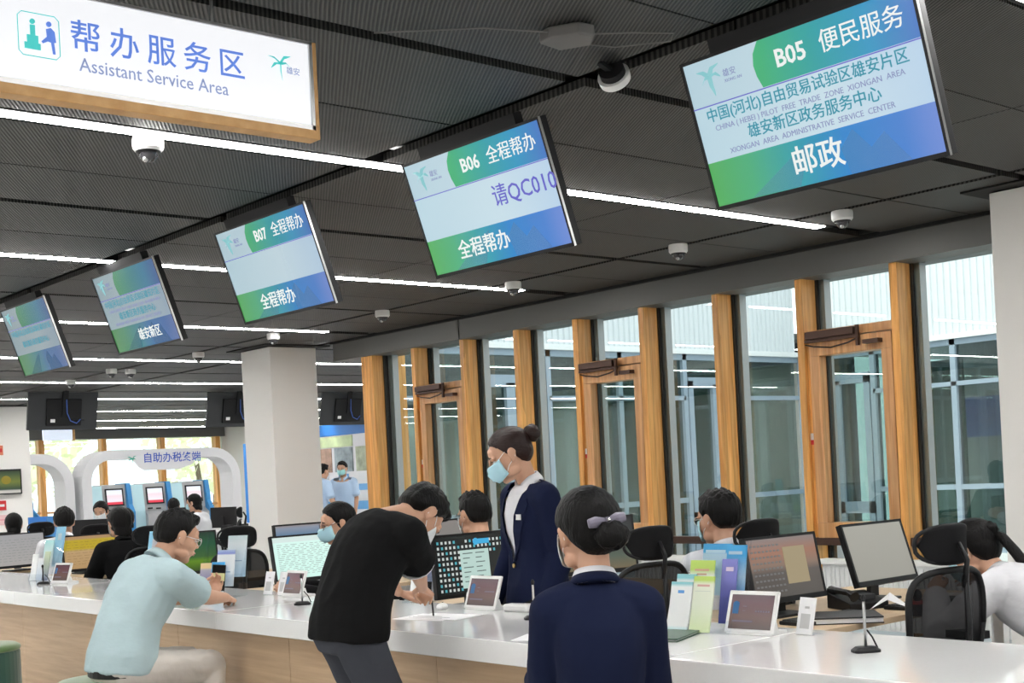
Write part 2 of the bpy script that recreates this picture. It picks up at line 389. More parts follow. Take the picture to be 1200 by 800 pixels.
def facade(along, fixed, a0, a1, pitch, door):
    k = int((a1 - a0) / pitch) + 1
    for i in range(k):
        u0, u1 = a0 + i * pitch, min(a1, a0 + (i + 1) * pitch)
        if u1 - u0 < .3: break
        q = MB(); g = MB(); inner = MB()
        def bx(mb, a, b, d0, d1, z0, z1):
            if along == 'y': mb.box(fixed - d1, fixed - d0, a, b, z0, z1)
            else: mb.box(a, b, fixed + d0, fixed + d1, z0, z1)
        bx(q, u0 - .04, u0 + .04, 0, .12, 0, 2.92); bx(q, u0, u1, 0, .1, 2.84, 2.92); bx(q, u0, u1, 0, .1, 0, .12)
        if i % 3 == door:
            bx(q, u0 + .06, u0 + .16, .0, .09, .1, 2.55); bx(q, u1 - .16, u1 - .06, .0, .09, .1, 2.55)
            bx(q, u0 + .06, u1 - .06, .0, .09, 2.45, 2.6); bx(q, u0 + .06, u1 - .06, .0, .09, .55, .72); bx(q, (u0 + u1) / 2 - .07, (u0 + u1) / 2 + .07, .0, .09, .1, 2.5)
        else:
            bx(q, u0, u1, .01, .08, .86, .93); bx(q, u0, u1, .0, .1, 2.28, 2.34)
        bx(g, u0 + .04, u1 - .04, .05, .056, .12, 2.84)
        fr = part('facade_frame', q, FB, wg); part('pane', g, GLASS_D, fr)
facade('y', -12.1, 8.5, 16.2, 1.28, 1)
facade('x', 16.2, -12.1, 6, 1.28, 0)
TEAL = mat('pale green blind', (.36, .44, .41), .8)
q = MB()
for (y0, y1) in ((12.3, 13.1), (13.9, 15.0), (10.3, 11.0)): q.box(-12.6, -12.57, y0, y1, 0, 2.7)
for k in range(7): q.box(-11 + 2.4 * k, -9.8 + 2.4 * k, 16.9, 16.93, 0, 2.7)
part('blind', q, TEAL, wg)
part('inner_wall', MB().box(-12, 9, 20.4, 20.5, 0, 3.2), mat('dim interior wall', (.42, .44, .42), .8), wg)
part('inner_floor', MB().box(-12, 9, 16.3, 20.4, -.1, 0), FLOOR, wg)
part('wing_ceiling', MB().box(-12, 9, 16.4, 20.4, 2.95, 3.0), GREYH, wg)
o = thing('blue_reflection_board', 'added blue board imitating a reflection, behind the courtyard glazing on the right', 'sign', (-10.6, 19.6, 1.6))  # board added in place of a blue reflection in the glass
part('panel', B(-.9, .9, 0, .05, 0, .65), mat('blue board', (.05, .2, .6), .5), o); part('post', MB().box(-.85, -.8, 0, .05, -1.6, 0).box(.8, .85, 0, .05, -1.6, 0), ALU, o)
# greenery beyond the far windows
LEAF = mat('sunlit leaves', (.86, .9, .62), .7, var=.15, vscale=3)
TRK = mat('bark', (.12, .09, .06), .9)
struct('ground', B(-70, -32.7, -20, 45, -.12, -.02), mat('sunlit ground', (.5, .5, .42), .9))
lm = MB()
for k in range(300):
    a, b, c = random.gauss(0, 1), random.gauss(0, 1), random.gauss(0, 1); l = math.sqrt(a * a + b * b + c * c) + 1e-6; rr = random.uniform(.6, 1)
    p = Vector((a / l * rr * 2.2, b / l * rr * 2.2, 3.2 + c / l * rr * 2.1)); d = Vector((random.gauss(0, 1), random.gauss(0, 1), random.gauss(0, 1))).normalized(); e = d.orthogonal().normalized()
    s_ = random.uniform(.18, .34); lm.add([tuple(p - e * s_), tuple(p + d.cross(e) * s_ * .6), tuple(p + e * s_), tuple(p - d.cross(e) * s_ * .6)], [(0, 1, 2, 3)])
lmesh = lm.mesh('foliage', LEAF); tmesh = MB().tube([(0, 0, 0), (.1, 0, 1.2), (0, .1, 2.6)], [.16, .12, .07]).mesh('trunk', TRK, True)
for k in range(9):
    t = thing('tree', '', 'tree', (-40 - 5.2 * (k % 2), 0 + 3.4 * k, 0), k * 1.3, 'trees outside the far windows')
    t['label'] = 'sunlit tree outside the far windows, %s from the left' % ['first', 'second', 'third', 'fourth', 'fifth', 'sixth', 'seventh', 'eighth', 'ninth'][k]
    link('trunk', tmesh, t); link('foliage', lmesh, t)['kind'] = 'stuff'
# ================================================================ the counter
CT = .76
ct = thing('service_counter', 'long white topped service counter with pale oak front running through the hall', 'counter', (-4, 3.17, 0))
edges = [-16.5, -13.4, -9.0, -6.1, -2.98, -.6]
for i in range(5): part('worktop', B(edges[i] + 4.0015, edges[i + 1] + 4 - .0015, 0, .81, CT - .09, CT), WHITE_Q, ct, .004)
x = -16.4
while x < -.8:
    part('front_panel', B(x + 4.002, min(x + 1.198, -.75) + 4, .13, .15, .08, CT - .09), OAK, ct); x += 1.2
part('plinth', B(-12.4, 3.2, .17, .2, 0, .08), DGREY, ct); part('back_panel', B(-12.4, 3.2, .74, .76, .05, CT - .09), PAINTW, ct)
part('end_panel', B(3.2, 3.24, .13, .76, 0, CT - .09), OAK, ct); part('end_panel', B(-12.44, -12.4, .13, .76, 0, CT - .09), OAK, ct)
# ================================================================ people
SKIN = mat('skin', (.57, .325, .215), .5, var=.05, vscale=14)
HAIR = mat('black hair', (.004, .0035, .0035), .5, spec=.16, bump=.5, bscale=120, stretch=(1, 1, .18))
HAIRB = mat('dark brown hair', (.018, .007, .0055), .42, spec=.28, bump=.4, bscale=120, stretch=(1, .2, 1))
MASKM = mat('pale blue surgical mask', (.42, .68, .78), .75)
MASKW = mat('white face mask', (.75, .78, .8), .75)
LOOP = mat('white elastic', (.8, .8, .8), .7)
EYEW = mat('eye white', (.6, .58, .55), .3); IRIS = mat('dark iris', (.015, .01, .008), .2); BROW = mat('eyebrow', (.02, .014, .012), .8)
LIP = mat('lip', (.42, .16, .13), .5)
NAVY = mat('navy wool blend', (.009, .013, .038), .9, spec=.12, bump=.7, bscale=7, stretch=(1, 1, .7))
SHIRTW = mat('white cotton shirt', (.7, .7, .73), .8, bump=.8, bscale=9, stretch=(1, 1, 1.8))
POLO = mat('light blue polo cotton', (.43, .555, .585), .9, spec=.2, bump=.9, bscale=7, stretch=(1, 1, 1.8))
BLACKT = mat('black polo cotton', (.007, .007, .0075), .9, spec=.12, bump=.9, bscale=7, stretch=(1, 1, 1.8))
GREYT = mat('dark grey trousers', (.05, .054, .066), .9, spec=.15, bump=1.0, bscale=11)
BEIGE = mat('light beige trousers', (.56, .52, .475), .85, bump=1.0, bscale=11)
BLKTR = mat('black trousers', (.009, .009, .01), .9, spec=.15)
POLICE = mat('pale blue uniform shirt', (.42, .56, .75), .8)

def frame(z, y):
    z = z.normalized(); x = y.cross(z).normalized(); y2 = z.cross(x)
    return Matrix((x, y2, z)).transposed()
def capsule(mb, a, b, ra, rb, n=14, flat=1.0, nrm=None, mid=None):
    a = Vector(a); b = Vector(b); d = (b - a).normalized()
    x = (nrm.cross(d) if nrm is not None else d.orthogonal()).normalized(); y = d.cross(x)
    rings = []
    for t in (-1, -.8, -.45, 0): rings.append((a + d * ra * t * .999, ra * math.sqrt(max(0, 1 - t * t)) + 1e-4))
    if mid:
        for t, rr in mid: rings.append((a.lerp(b, t), rr))
    for t in (0, .45, .8, 1): rings.append((b + d * rb * t * .999, rb * math.sqrt(max(0, 1 - t * t)) + 1e-4))
    mb.loft([[p + x * math.cos(2 * PI * j / n) * rr + y * math.sin(2 * PI * j / n) * rr * flat for j in range(n)] for p, rr in rings])
def remesh(mb, vox, smooth=4, fac=.5, name='tmp'):
    me = bpy.data.meshes.new(name); me.from_pydata(mb.v, [], mb.f)
    bm = bmesh.new(); bm.from_mesh(me); bmesh.ops.recalc_face_normals(bm, faces=bm.faces); bm.to_mesh(me); bm.free()
    o = bpy.data.objects.new(name, me); COL.objects.link(o)
    m = o.modifiers.new('r', 'REMESH'); m.mode = 'VOXEL'; m.voxel_size = vox
    if smooth: q = o.modifiers.new('s', 'SMOOTH'); q.iterations = smooth; q.factor = fac
    dg = bpy.context.evaluated_depsgraph_get(); dg.update()
    me2 = bpy.data.meshes.new_from_object(o.evaluated_get(dg)); bpy.data.objects.remove(o); bpy.data.meshes.remove(me); me2.name = name
    me2.materials.clear(); me2.shade_smooth(); return me2
def ik(a, t, l1, l2, hint):
    d = t - a; L = d.length
    if L > (l1 + l2) * .999: t = a + d * ((l1 + l2) * .999 / L); d = t - a; L = d.length
    x = (l1 * l1 - l2 * l2 + L * L) / (2 * L); h = math.sqrt(max(0, l1 * l1 - x * x)); dn = d / L
    hv = hint - dn * hint.dot(dn); hv = hv.normalized() if hv.length > 1e-5 else dn.orthogonal()
    return a + dn * x + hv * h, t
def hand(mb, w, d, n, s, side, curl=.5, thumb=.5, spread=.06, point=0):
    """w wrist, d direction of the fingers, n back-of-hand normal, side +1 right hand"""
    d = d.normalized(); n = (n - d * n.dot(d)).normalized(); x = d.cross(n) * side   # x towards the thumb is -x for right
    x = n.cross(d) * side * -1
    P_ = lambda a, b, c: w + x * a * s + d * b * s + n * c * s
    for k, (a, l, rr) in enumerate(((-.031, .07, .0085), (-.0105, .079, .009), (.0105, .074, .0088), (.031, .058, .0078))):
        base = P_(a, .083 - abs(a - .0) * .25, 0)
        capsule(mb, P_(a * .6, .005, 0), base, .015 * s, .0125 * s, 8)
        ang = 0; p = base; cc = curl * (1.0 if not (point and k == 0) else .25)
        for j, fr in enumerate((.45, .32, .23)):
            ang += cc * (.55, .8, .6)[j]
            dd = (d * math.cos(ang) - n * math.sin(ang) + x * a * spread * 30).normalized()
            q = p + dd * l * fr * s; capsule(mb, p, q, rr * s * (1 - .07 * j), rr * s * (.95 - .08 * j), 8); p = q
    t0 = P_(-.022, .02, -.006); t1 = P_(-.045 - .01 * (1 - thumb), .05, -.012 - .018 * thumb); t2 = P_(-.042 + .012 * thumb - .008, .082, -.02 - .026 * thumb)
    t3 = P_(-.038 + .02 * thumb, .108, -.024 - .03 * thumb)
    capsule(mb, t0, t1, .016 * s, .0115 * s, 8); capsule(mb, t1, t2, .011 * s, .0098 * s, 8); capsule(mb, t2, t3, .0098 * s, .0085 * s, 8)
def folds(me, amp, seed=0, freq=9, zs=1.0, ctr=None):
    """cloth folds: displace along the normal"""
    off = Vector((seed * 7.1, seed * 3.3, seed))
    co = [v.co.copy() for v in me.vertices]; no = [v.normal.copy() for v in me.vertices]
    for v, c, n in zip(me.vertices, co, no):
        k = 1.0
        if ctr: k = sum(math.exp(-((c - cc).length / rr) ** 2) for cc, rr in ctr)
        p = Vector((c.x * freq, c.y * freq, c.z * freq * zs)) + off
        q = noise.noise(p); q = 1 - abs(q) * 2.4; v.co = c + n * (q * amp * (.35 + k))
    me.update()
def cut(me, drop, thick=0):
    bm = bmesh.new(); bm.from_mesh(me); bmesh.ops.delete(bm, geom=[v for v in bm.verts if drop(v.co)], context='VERTS')
    for _ in range(2): bmesh.ops.smooth_vert(bm, verts=[v for v in bm.verts if v.is_boundary], factor=.5, use_axis_x=True, use_axis_y=True, use_axis_z=True)
    bm.to_mesh(me); bm.free(); me.shade_smooth()
HAIRLINES = {   # height above head centre of the lower edge of the hair, by azimuth from the face (deg)
    'man': ((0, .068), (35, .062), (58, .042), (75, .004), (88, -.012), (96, .012), (108, .002), (118, -.035), (140, -.066), (180, -.072)),
    'up': ((0, .07), (35, .06), (60, .038), (80, .0), (95, -.006), (112, -.03), (130, -.06), (150, -.085), (180, -.095)),
    'long': ((0, .072), (30, .06), (55, .035), (75, -.02), (95, -.06), (120, -.11), (180, -.14))}
def hairline(kind, az):
    h = HAIRLINES[kind]
    for (a0, z0), (a1, z1) in zip(h, h[1:]):
        if az <= a1: t = (az - a0) / (a1 - a0); return z0 + (z1 - z0) * t
    return h[-1][1]
def skull(mb, M, s, face=True, infl=0.0, ears=True):
    R = M.to_3x3().normalized()
    def E(c, r, rot=None):
        mb.ell(M @ (Vector(c) * s), [q * s + infl for q in r], R @ (rot or Matrix.Identity(3)), 20, 14)
    E((0, -.012, .03), (.075, .094, .083)); E((0, -.045, .0), (.066, .055, .062))
    E((0, .012, -.02), (.066, .07, .07))
    if infl: return
    E((0, .034, -.035), (.058, .056, .068)); E((0, .04, -.082), (.04, .042, .03)); E((0, .066, -.098), (.021, .018, .016))
    for q in (-1, 1):
        E((q * .034, .058, -.03), (.026, .03, .03)); E((q * .03, .079, .013), (.026, .012, .009))
        E((q * .048, .02, -.075), (.016, .035, .022))
        if ears:
            er = Matrix.Rotation(-q * .35, 3, 'Z') @ Matrix.Rotation(-.15, 3, 'X')
            E((q * .078, -.008, -.008), (.008, .018, .031), er); E((q * .082, -.014, .006), (.006, .02, .02), er); E((q * .076, -.002, -.034), (.007, .009, .01), er)
    E((0, .078, .03), (.045, .014, .03)); E((0, .094, .0), (.010, .013, .022)); E((0, .104, -.022), (.012, .014, .012))
    for q in (-1, 1): E((q * .012, .096, -.027), (.009, .011, .008))
    E((0, .088, -.052), (.026, .012, .007)); E((0, .086, -.064), (.022, .012, .008)); E((0, .078, -.058), (.034, .014, .02))
DETAIL = 1.0
def person(label, loc, rz, s=1.0, sex='m', hz=.92, lean=0, bend=0, side=0, neck=0, head=(0, 0, 0), arms=None, legs=None, top=None, hair=('man', .012), vox=.007, name='person',
           mask=None, glasses=None, tr=None, skin=None, bun=None, tail=None, headvox=None, twist=0, group=None, cvox=.010, face=True, broad=1.0, hem=-.1, shoulder_up=0, hairmat=None, eyes=True, hs=1.07):
    """local frame: x right, y ahead; origin on the floor below the hips"""
    skin = skin or SKIN; hm = hairmat or HAIR; k_ = s * hs
    if not legs and hz < .6: legs = dict(L=(-.12, .42, .08), R=(.12, .42, .08)); tr = tr or BLKTR
    root = thing(name, label, 'person', (loc[0], loc[1], 0), rz, group)
    inv = (Matrix.Translation((loc[0], loc[1], 0)) @ Matrix.Rotation(rz, 4, 'Z')).inverted()
    LW = lambda p: inv @ Vector(p)
    ra = math.radians; L = .53 * s; N = 20
    H = Vector((0, 0, hz)); cs = []; p = H.copy(); 
    def spine(t):   # position and frame at t
        k = 24; q = H.copy(); a0 = ra(lean)
        if t < 0: dz = Vector((0, math.sin(a0) * .5, math.cos(a0 * .5))).normalized(); return H + dz * (t * L), frame(dz, Vector((0, 1, 0)))
        n_ = max(1, int(k * t))
        for i in range(n_):
            tt = (i + .5) / n_ * t; a = ra(lean + bend * tt); b = ra(side)
            q = q + Vector((math.sin(b), math.sin(a) * math.cos(b), math.cos(a) * math.cos(b))) * (t * L / n_)
        a = ra(lean + bend * t); d = Vector((math.sin(ra(side)), math.sin(a), math.cos(a))).normalized()
        fr = frame(d, Vector((0, 1, 0)) if a < 1.2 else Vector((0, .3, -1)))
        if twist: fr = Matrix.Rotation(ra(twist) * t, 3, d) @ fr
        return q, fr
    if sex == 'm': SEC = [(-.16, .13, .10), (-.06, .165, .118), (.08, .168, .12), (.25, .155, .115), (.42, .148, .11), (.6, .162, .118), (.76, .172, .115), (.87, .16, .1), (.95, .115, .08), (1.0, .062, .06)]; SH = .178; UA = .295; FA = .255
    else: SEC = [(-.16, .14, .10), (-.06, .168, .115), (.08, .168, .115), (.25, .14, .1), (.42, .122, .093), (.6, .138, .112), (.74, .148, .112), (.86, .142, .09), (.95, .1, .07), (1.0, .052, .052)]; SH = .155; UA = .275; FA = .235
    SH *= s * broad; UA *= s; FA *= s
    def torso(mb, grow, t0=-.2, t1=2, scale=lambda t: 1):
        rings = []
        for t, w, d in SEC:
            if t < t0 or t > t1: continue
            q, fr = spine(t); w = (w * s * broad + grow) * scale(t); d = (d * s + grow) * scale(t)
            rings.append([q + fr @ Vector((math.copysign(abs(math.cos(a)) ** .8, math.cos(a)) * w, math.copysign(abs(math.sin(a)) ** .9, math.sin(a)) * d, 0)) for a in [2 * PI * j / N for j in range(N)]])
        mb.loft(rings)
    nb, nf = spine(1.0); q88, f88 = spine(.87)
    # head
    na = ra(lean + bend + neck); nd = Vector((math.sin(ra(side)), math.sin(na), math.cos(na))).normalized()
    nt = nb + nd * .075 * s
    hy, hp, hr = [ra(q) for q in head]
    HR = Matrix.Rotation(hy, 3, 'Z') @ Matrix.Rotation(-hp, 3, 'X') @ Matrix.Rotation(hr, 3, 'Y')
    hc = nt - HR @ Vector((0, -.022, -.085)) * k_
    HM = Matrix.Translation(hc) @ HR.to_4x4()
    body = MB()
    skull(body, HM, k_)
    capsule(body, nb - nd * .03 * s, HM @ (Vector((0, -.028, -.045)) * k_), (.06 if sex == 'm' else .051) * s, (.054 if sex == 'm' else .046) * s, 16)
    torso(body, -.014)
    SHO = {}; ARM = {}
    arms = arms or {}
    for k, q in (('L', -1), ('R', 1)):
        a = arms.get(k, {}); upv = a.get('up', shoulder_up)
        sh = q88 + f88 @ Vector((q * SH, a.get('fwd', .0) * s, (.0 + upv) * s)); SHO[k] = sh
        tgt = a['w'] if 'w' in a else (sh + Vector((q * .03, .04, -(UA + FA) * .97)))
        tgt = LW(tgt) if a.get('world') else Vector(tgt)
        el, wr = ik(sh, tgt, UA, FA, Vector(a.get('hint', (q * .3, -1, -.3)))); ARM[k] = (sh, el, wr)
        capsule(body, sh, el, .05 * s, .038 * s, 12); capsule(body, el, wr, .039 * s, .025 * s, 12, mid=[(.3, .041 * s)])
        d = (wr - el).normalized(); hd = Vector(a['hd']) if 'hd' in a else d; n = Vector(a.get('hn', (q * 1, 0, .2)))
        if a.get('world'):
            R3 = inv.to_3x3()
            if 'hd' in a: hd = R3 @ Vector(a['hd'])
            if 'hn' in a: n = R3 @ Vector(a['hn'])
        if a.get('hand', 1): hand(body, wr + d * .012, hd, n, s * (1.0 if sex == 'm' else .92), q, a.get('curl', .5), a.get('thumb', .5))
    HJ = {}
    if legs:
        for k, q in (('L', -1), ('R', 1)):
            hj = H + Vector((q * .088 * s, 0, -.04 * s)); kn, an = ik(hj, Vector(legs[k]), .43 * s, .41 * s, Vector(legs.get('hint', (0, 1, 0)))); HJ[k] = (hj, kn, an)
            capsule(body, hj, kn, .07 * s, .05 * s, 12); capsule(body, kn, an, .05 * s, .035 * s, 12, mid=[(.3, .054 * s)])
    me = remesh(body, vox, 3, .5, 'body'); me.materials.append(skin); bo = link('body', me, root)
    bd = bpy.data.objects.new  # noqa
    # eyes, brows
    if eyes:
        for q in (-1, 1):
            e = MB(); e.T = HM @ Matrix.Scale(k_, 4)
            e.ell((q * .0315, .0785, -.004), (.0135, .0085, .0062), None, 12, 8); e.mi = 1; e.ell((q * .0315, .0835, -.004), (.0055, .0045, .0055), None, 10, 6)
            e.mi = 2; e.tube([(q * .018, .0875, .003), (q * .031, .0905, .0055), (q * .045, .0815, .001)], .0016, 5)
            part('eye', e, [EYEW, IRIS, BROW], bo, smooth=True)
            e = MB(); e.T = HM @ Matrix.Scale(k_, 4)
            e.tube([(q * .015, .0925, .019), (q * .03, .0935, .0235), (q * .048, .083, .019)], [.002, .0032, .0015], 6); part('eyebrow', e, BROW, bo, smooth=True)
        e = MB(); e.T = HM @ Matrix.Scale(k_, 4); e.tube([(-.022, .093, -.059), (-.008, .1005, -.0565), (0, .0995, -.058), (.008, .1005, -.0565), (.022, .093, -.059)], [.001, .004, .003, .004, .001], 6)
        e.tube([(-.02, .092, -.062), (0, .0995, -.0655), (.02, .092, -.062)], [.001, .0045, .001], 6)
        if not mask: part('lips', e, LIP, bo, smooth=True)
    # hair
    if hair:
        kind, th = hair; hb = MB(); skull(hb, Matrix.Identity(4), k_, infl=th * k_)
        if kind in ('up', 'long'): hb.ell(Vector((0, .02, .075)) * k_, (.06 * k_, .05 * k_, .035 * k_))
        if kind == 'man': hb.ell(Vector((0, .045, .085)) * k_, (.058 * k_, .045 * k_, .026 * k_ + th * .4)); hb.ell(Vector((0, 0, .1)) * k_, (.058 * k_, .06 * k_, .024 * k_ + th * .4))
        if kind == 'long': hb.ell(Vector((0, -.055, -.07)) * k_, (.07 * k_, .05 * k_, .09 * k_))
        hv = remesh(hb, .0055, 2, .5, 'hair')
        for v in hv.vertices:   # taper to the skin at the edge, strands on the surface
            c = v.co / k_; az = abs(math.degrees(math.atan2(c.x, c.y))); k = (c.z - hairline(kind, az)) / (.035 if kind == 'man' else .02); k = max(0, min(1, k))
            base = v.co.copy(); sh = 1 - (th + .004) / .085 * (1 - k) * .95
            nz = noise.noise(Vector((c.x * 60, c.y * 60, c.z * 14))) if kind == 'man' else noise.noise(Vector((c.x * 70, c.y * 14, c.z * 40)))
            v.co = base * sh * (1 + nz * (.028 if kind == 'man' else .012) * k)
            if kind == 'man' and c.z > .06: v.co.z += (abs(noise.noise(Vector((c.x * 38, c.y * 38, 3)))) * .014 + noise.noise(Vector((c.x * 90, c.y * 90, 1))) * .005) * k_
        cut(hv, lambda c: c.z / k_ < hairline(kind, abs(math.degrees(math.atan2(c.x, c.y)))) or (c.y / k_ > .06 and c.z / k_ < .05))
        hv.transform(HM); hv.materials.append(hm); ho = link('hair', hv, root)
        sd_ = ho.modifiers.new('solid', 'SOLIDIFY'); sd_.thickness = .007 * k_; sd_.offset = -1
        if bun:
            b = MB(); b.T = HM @ Matrix.Scale(k_, 4); c0, rr = bun
            b.ell(c0, rr, None, 20, 12); bo2 = b.mesh('bun', hm, True)
            for v in bo2.vertices:
                c = v.co; a = math.atan2((HM.inverted() @ c).z / k_ - c0[2], (HM.inverted() @ c).x / k_ - c0[0])
                v.co = c + v.normal * (.0035 * math.sin(a * 5 + (HM.inverted() @ c).y * 160))
            link('hair_bun', bo2, ho)
        if tail:
            b = MB(); pts = [HM @ (Vector(q) * k_) for q in tail]; k = len(pts)
            b.tube(pts, [.015 * k_ + .007 * k_ * math.sin(PI * i / (k - 1)) * (1 if i < k - 1 else 0) for i in range(k - 1)] + [.004], 12, .7)
            for j in range(9):
                off = Vector((random.uniform(-.022, .022), random.uniform(-.015, .015), random.uniform(-.02, .02)))
                b.tube([q + off * (.5 + i / k) for i, q in enumerate(pts)] + [pts[-1] + off * 2 + (pts[-1] - pts[-2]) * random.uniform(.2, .9)], [.006] * (k - 1) + [.004, .001], 5)
            part('ponytail', b, hm, ho, smooth=True)
    # clothes
    if top:
        tb = MB(); g = top.get('grow', .012); lo = top.get('t0', -.12)
        torso(tb, g, lo)
        if top.get('skirt'):    # jacket flare below the waist
            q0, fr0 = spine(-.06); 
            rings = []
            for t, w, d in ((.1, .168, .122), (0, .178, .13), (-.16, .188, .138), (-.34 * top['skirt'], .196, .142)):
                q1, f1 = spine(t); rings.append([q1 + f1 @ Vector((math.cos(a) * (w * s * broad + g), math.sin(a) * (d * s + g), 0)) for a in [2 * PI * j / N for j in range(N)]])
            tb.loft(rings)
        for k, q in (('L', -1), ('R', 1)):
            sh, el, wr = ARM[k]
            capsule(tb, q88 + f88 @ Vector((q * SH * .45, -.005, .012 * s)), sh, (.07 + g * .5) * s, (.058 * s + g), 14)
            if top['sleeve'] == 'long':
                capsule(tb, sh, el, .056 * s + g, .046 * s + g, 14); capsule(tb, el, el.lerp(wr, top.get('cuff', .93)), .046 * s + g, .034 * s + g, 14)
            else:
                e = sh.lerp(el, .78); nrm = None
                capsule(tb, sh, sh.lerp(el, .66), .056 * s + g, .053 * s + g + .004, 14); d = (el - sh).normalized()
                tb.tube([sh, sh.lerp(el, .4), e], [.056 * s + g, .055 * s + g, .056 * s + g + .006], 16)
        tm = remesh(tb, cvox, 5, .5, 'top')
        el1, el2 = ARM['L'][1], ARM['R'][1]; wq, _ = spine(.3)
        folds(tm, top.get('fold', .0035), random.random() * 9, top.get('ff', 9), .55, [(el1, .1), (el2, .1), (wq, .16)])
        if top.get('open'):     # V opening: (half width at the top, t of the point)
            tp, hw = top['open']
            def drop(c):
                best = None
                for i in range(21):
                    t = tp + (1.0 - tp) * i / 20; q1, f1 = spine(t); l = f1.transposed() @ (c - q1)
                    if best is None or abs(l.z) < abs(best[1].z): best = (t, l)
                t, l = best; qq = (t - tp) / (1.0 - tp)
                return l.y > .0 and qq > .0 and abs(l.x) < hw * s * qq ** .85 and abs(l.z) < .06
            cut(tm, drop)
        if top.get('neckcut', 1):
            nq = nb + nd * .012 * s
            nn = (nd * .9 + (nf @ Vector((0, .45, 0)))).normalized() if not top.get('open') else nd
            cut(tm, lambda c: (c - nq).dot(nn) > 0 and (c - nb).length < .16 * s)
        tm.materials.append(top['m']); to = link(top.get('name', 'shirt'), tm, root)
        so_ = to.modifiers.new('solid', 'SOLIDIFY'); so_.thickness = .004; so_.offset = -1
        if top.get('inner'):    # shirt under a jacket
            ib = MB(); torso(ib, .008, .2); im = remesh(ib, .009, 3, .5, 'inner')
            im.materials.append(top['inner']); link('shirt', im, root)
        def surf(t, x, g_):
            w_, d_ = SEC[0][1:]
            for (t0_, w0, d0), (t1_, w1, d1) in zip(SEC, SEC[1:]):
                if t0_ <= t <= t1_: k = (t - t0_) / (t1_ - t0_); w_, d_ = w0 + (w1 - w0) * k, d0 + (d1 - d0) * k
            q1, f1 = spine(t); u = min(.98, abs(x) / (w_ * s * broad + g_)); return q1 + f1 @ Vector((x, (d_ * s + g_) * (1 - u ** 2.3) ** .5 , 0))
        if top.get('open'):
            tp, hw = top['open']
            for q in (-1, 1):
                lb = MB(); vs = []; n = 14
                for i in range(n + 1):
                    k = i / n; t = tp + (.97 - tp) * k; xi = hw * s * k ** .85 * .9; wd_ = (.012 + .05 * math.sin(min(1, k * 1.25) * PI * .62)) * s * (1 if k < .8 else .75 if k < .87 else 1.1)
                    vs += [tuple(surf(t, q * xi, g + .004)), tuple(surf(t, q * (xi + wd_), g + .012)), tuple(surf(t, q * (xi + wd_), g + .004))]
                fs = [];
                for i in range(n):
                    for j in range(3): fs.append((i * 3 + j, (i + 1) * 3 + j, (i + 1) * 3 + (j + 1) % 3, i * 3 + (j + 1) % 3))
                lb.add(vs, fs + [(0, 1, 2), (n * 3, n * 3 + 2, n * 3 + 1)]); part('lapel', lb, top['m'], to)
            b1 = MB(); b1.T = Matrix.Translation(surf(.72, -.085 * s * q, g + .008)) if 0 else Matrix.Translation(surf(.72, -.095 * s, g + .008)) ; b1.box(-.022, .022, -.003, .003, -.013, .013); part('name_badge', b1, WHITEP, to)
            b1 = MB(); b1.T = Matrix.Translation(surf(tp - .02, -.02, g + .010)); b1.cyl((0, 0, 0), .011, .006, 12, 'y'); part('button', b1, mat('gilt button', (.6, .4, .15), .3, .9), to)
        for c in [q for q in (top.get('collar'), top.get('collar2')) if q]:   # folded collar: band round the neck, open in front
            cb = MB(); nrm_ = nd; x0 = nf @ Vector((1, 0, 0)); y0 = nrm_.cross(x0) * 1.0; y0 = (nf @ Vector((0, 1, 0))); y0 = (y0 - nrm_ * y0.dot(nrm_)).normalized(); x0 = y0.cross(nrm_)
            hgt = c.get('h', .04) * s; gap = c.get('gap', .35); R0 = c.get('r', .066 if sex == 'm' else .058) * s; n = 26; vs = []
            for i in range(n):
                a = PI / 2 + gap + (2 * PI - 2 * gap) * i / (n - 1)
                dirv = x0 * math.cos(a) + y0 * math.sin(a) * 1.05; fr_ = max(0, math.sin(a)); dropf = -nrm_ * (fr_ ** 2) * .035 * s
                b0 = nb + nrm_ * (.0 * s) + dropf
                for (ro, zz) in ((.0, -.012 * s), (-.003, hgt * .9), (.002, hgt), (.016, hgt * .25 - fr_ * .012 * s), (.018, hgt * .1 - .01 * s - fr_ * .018 * s), (.006, hgt * .55)):
                    vs.append(tuple(b0 + dirv * (R0 + ro * s) + nrm_ * zz))
            fs = []
            for i in range(n - 1):
                for j in range(6): fs.append((i * 6 + j, (i + 1) * 6 + j, (i + 1) * 6 + (j + 1) % 6, i * 6 + (j + 1) % 6))
            fs += [tuple(range(6))[::-1], tuple(range((n - 1) * 6, n * 6))]
            cb.add(vs, fs); co = part('collar', cb, c['m'], to, smooth=True); 
    if tr:
        tb = MB(); torso(tb, .008, -.2, .12)
        for k, q in (('L', -1), ('R', 1)):
            hj, kn, an = HJ[k]; capsule(tb, hj + Vector((0, 0, .02)), kn, .104 * s, .076 * s, 16, mid=[(.4, .098 * s)]); capsule(tb, kn, an, .072 * s, .058 * s, 14, mid=[(.4, .068 * s)])
        tm = remesh(tb, cvox, 5, .5, 'trousers'); kk = [HJ['L'][1], HJ['R'][1]]
        folds(tm, .010, 3.3, 9, .7, [(kk[0], .14), (kk[1], .14), (H + Vector((0, .08, -.05)), .15)]); tm.materials.append(tr); link('trousers', tm, root)
        for k in ('L', 'R'):
            an = HJ[k][2]; sb = MB(); capsule(sb, an + Vector((0, -.03, -.04)), an + Vector((0, .14, -.055)), .042 * s, .035 * s, 12, .8); part('shoe', sb, BLACKM, root, smooth=True)
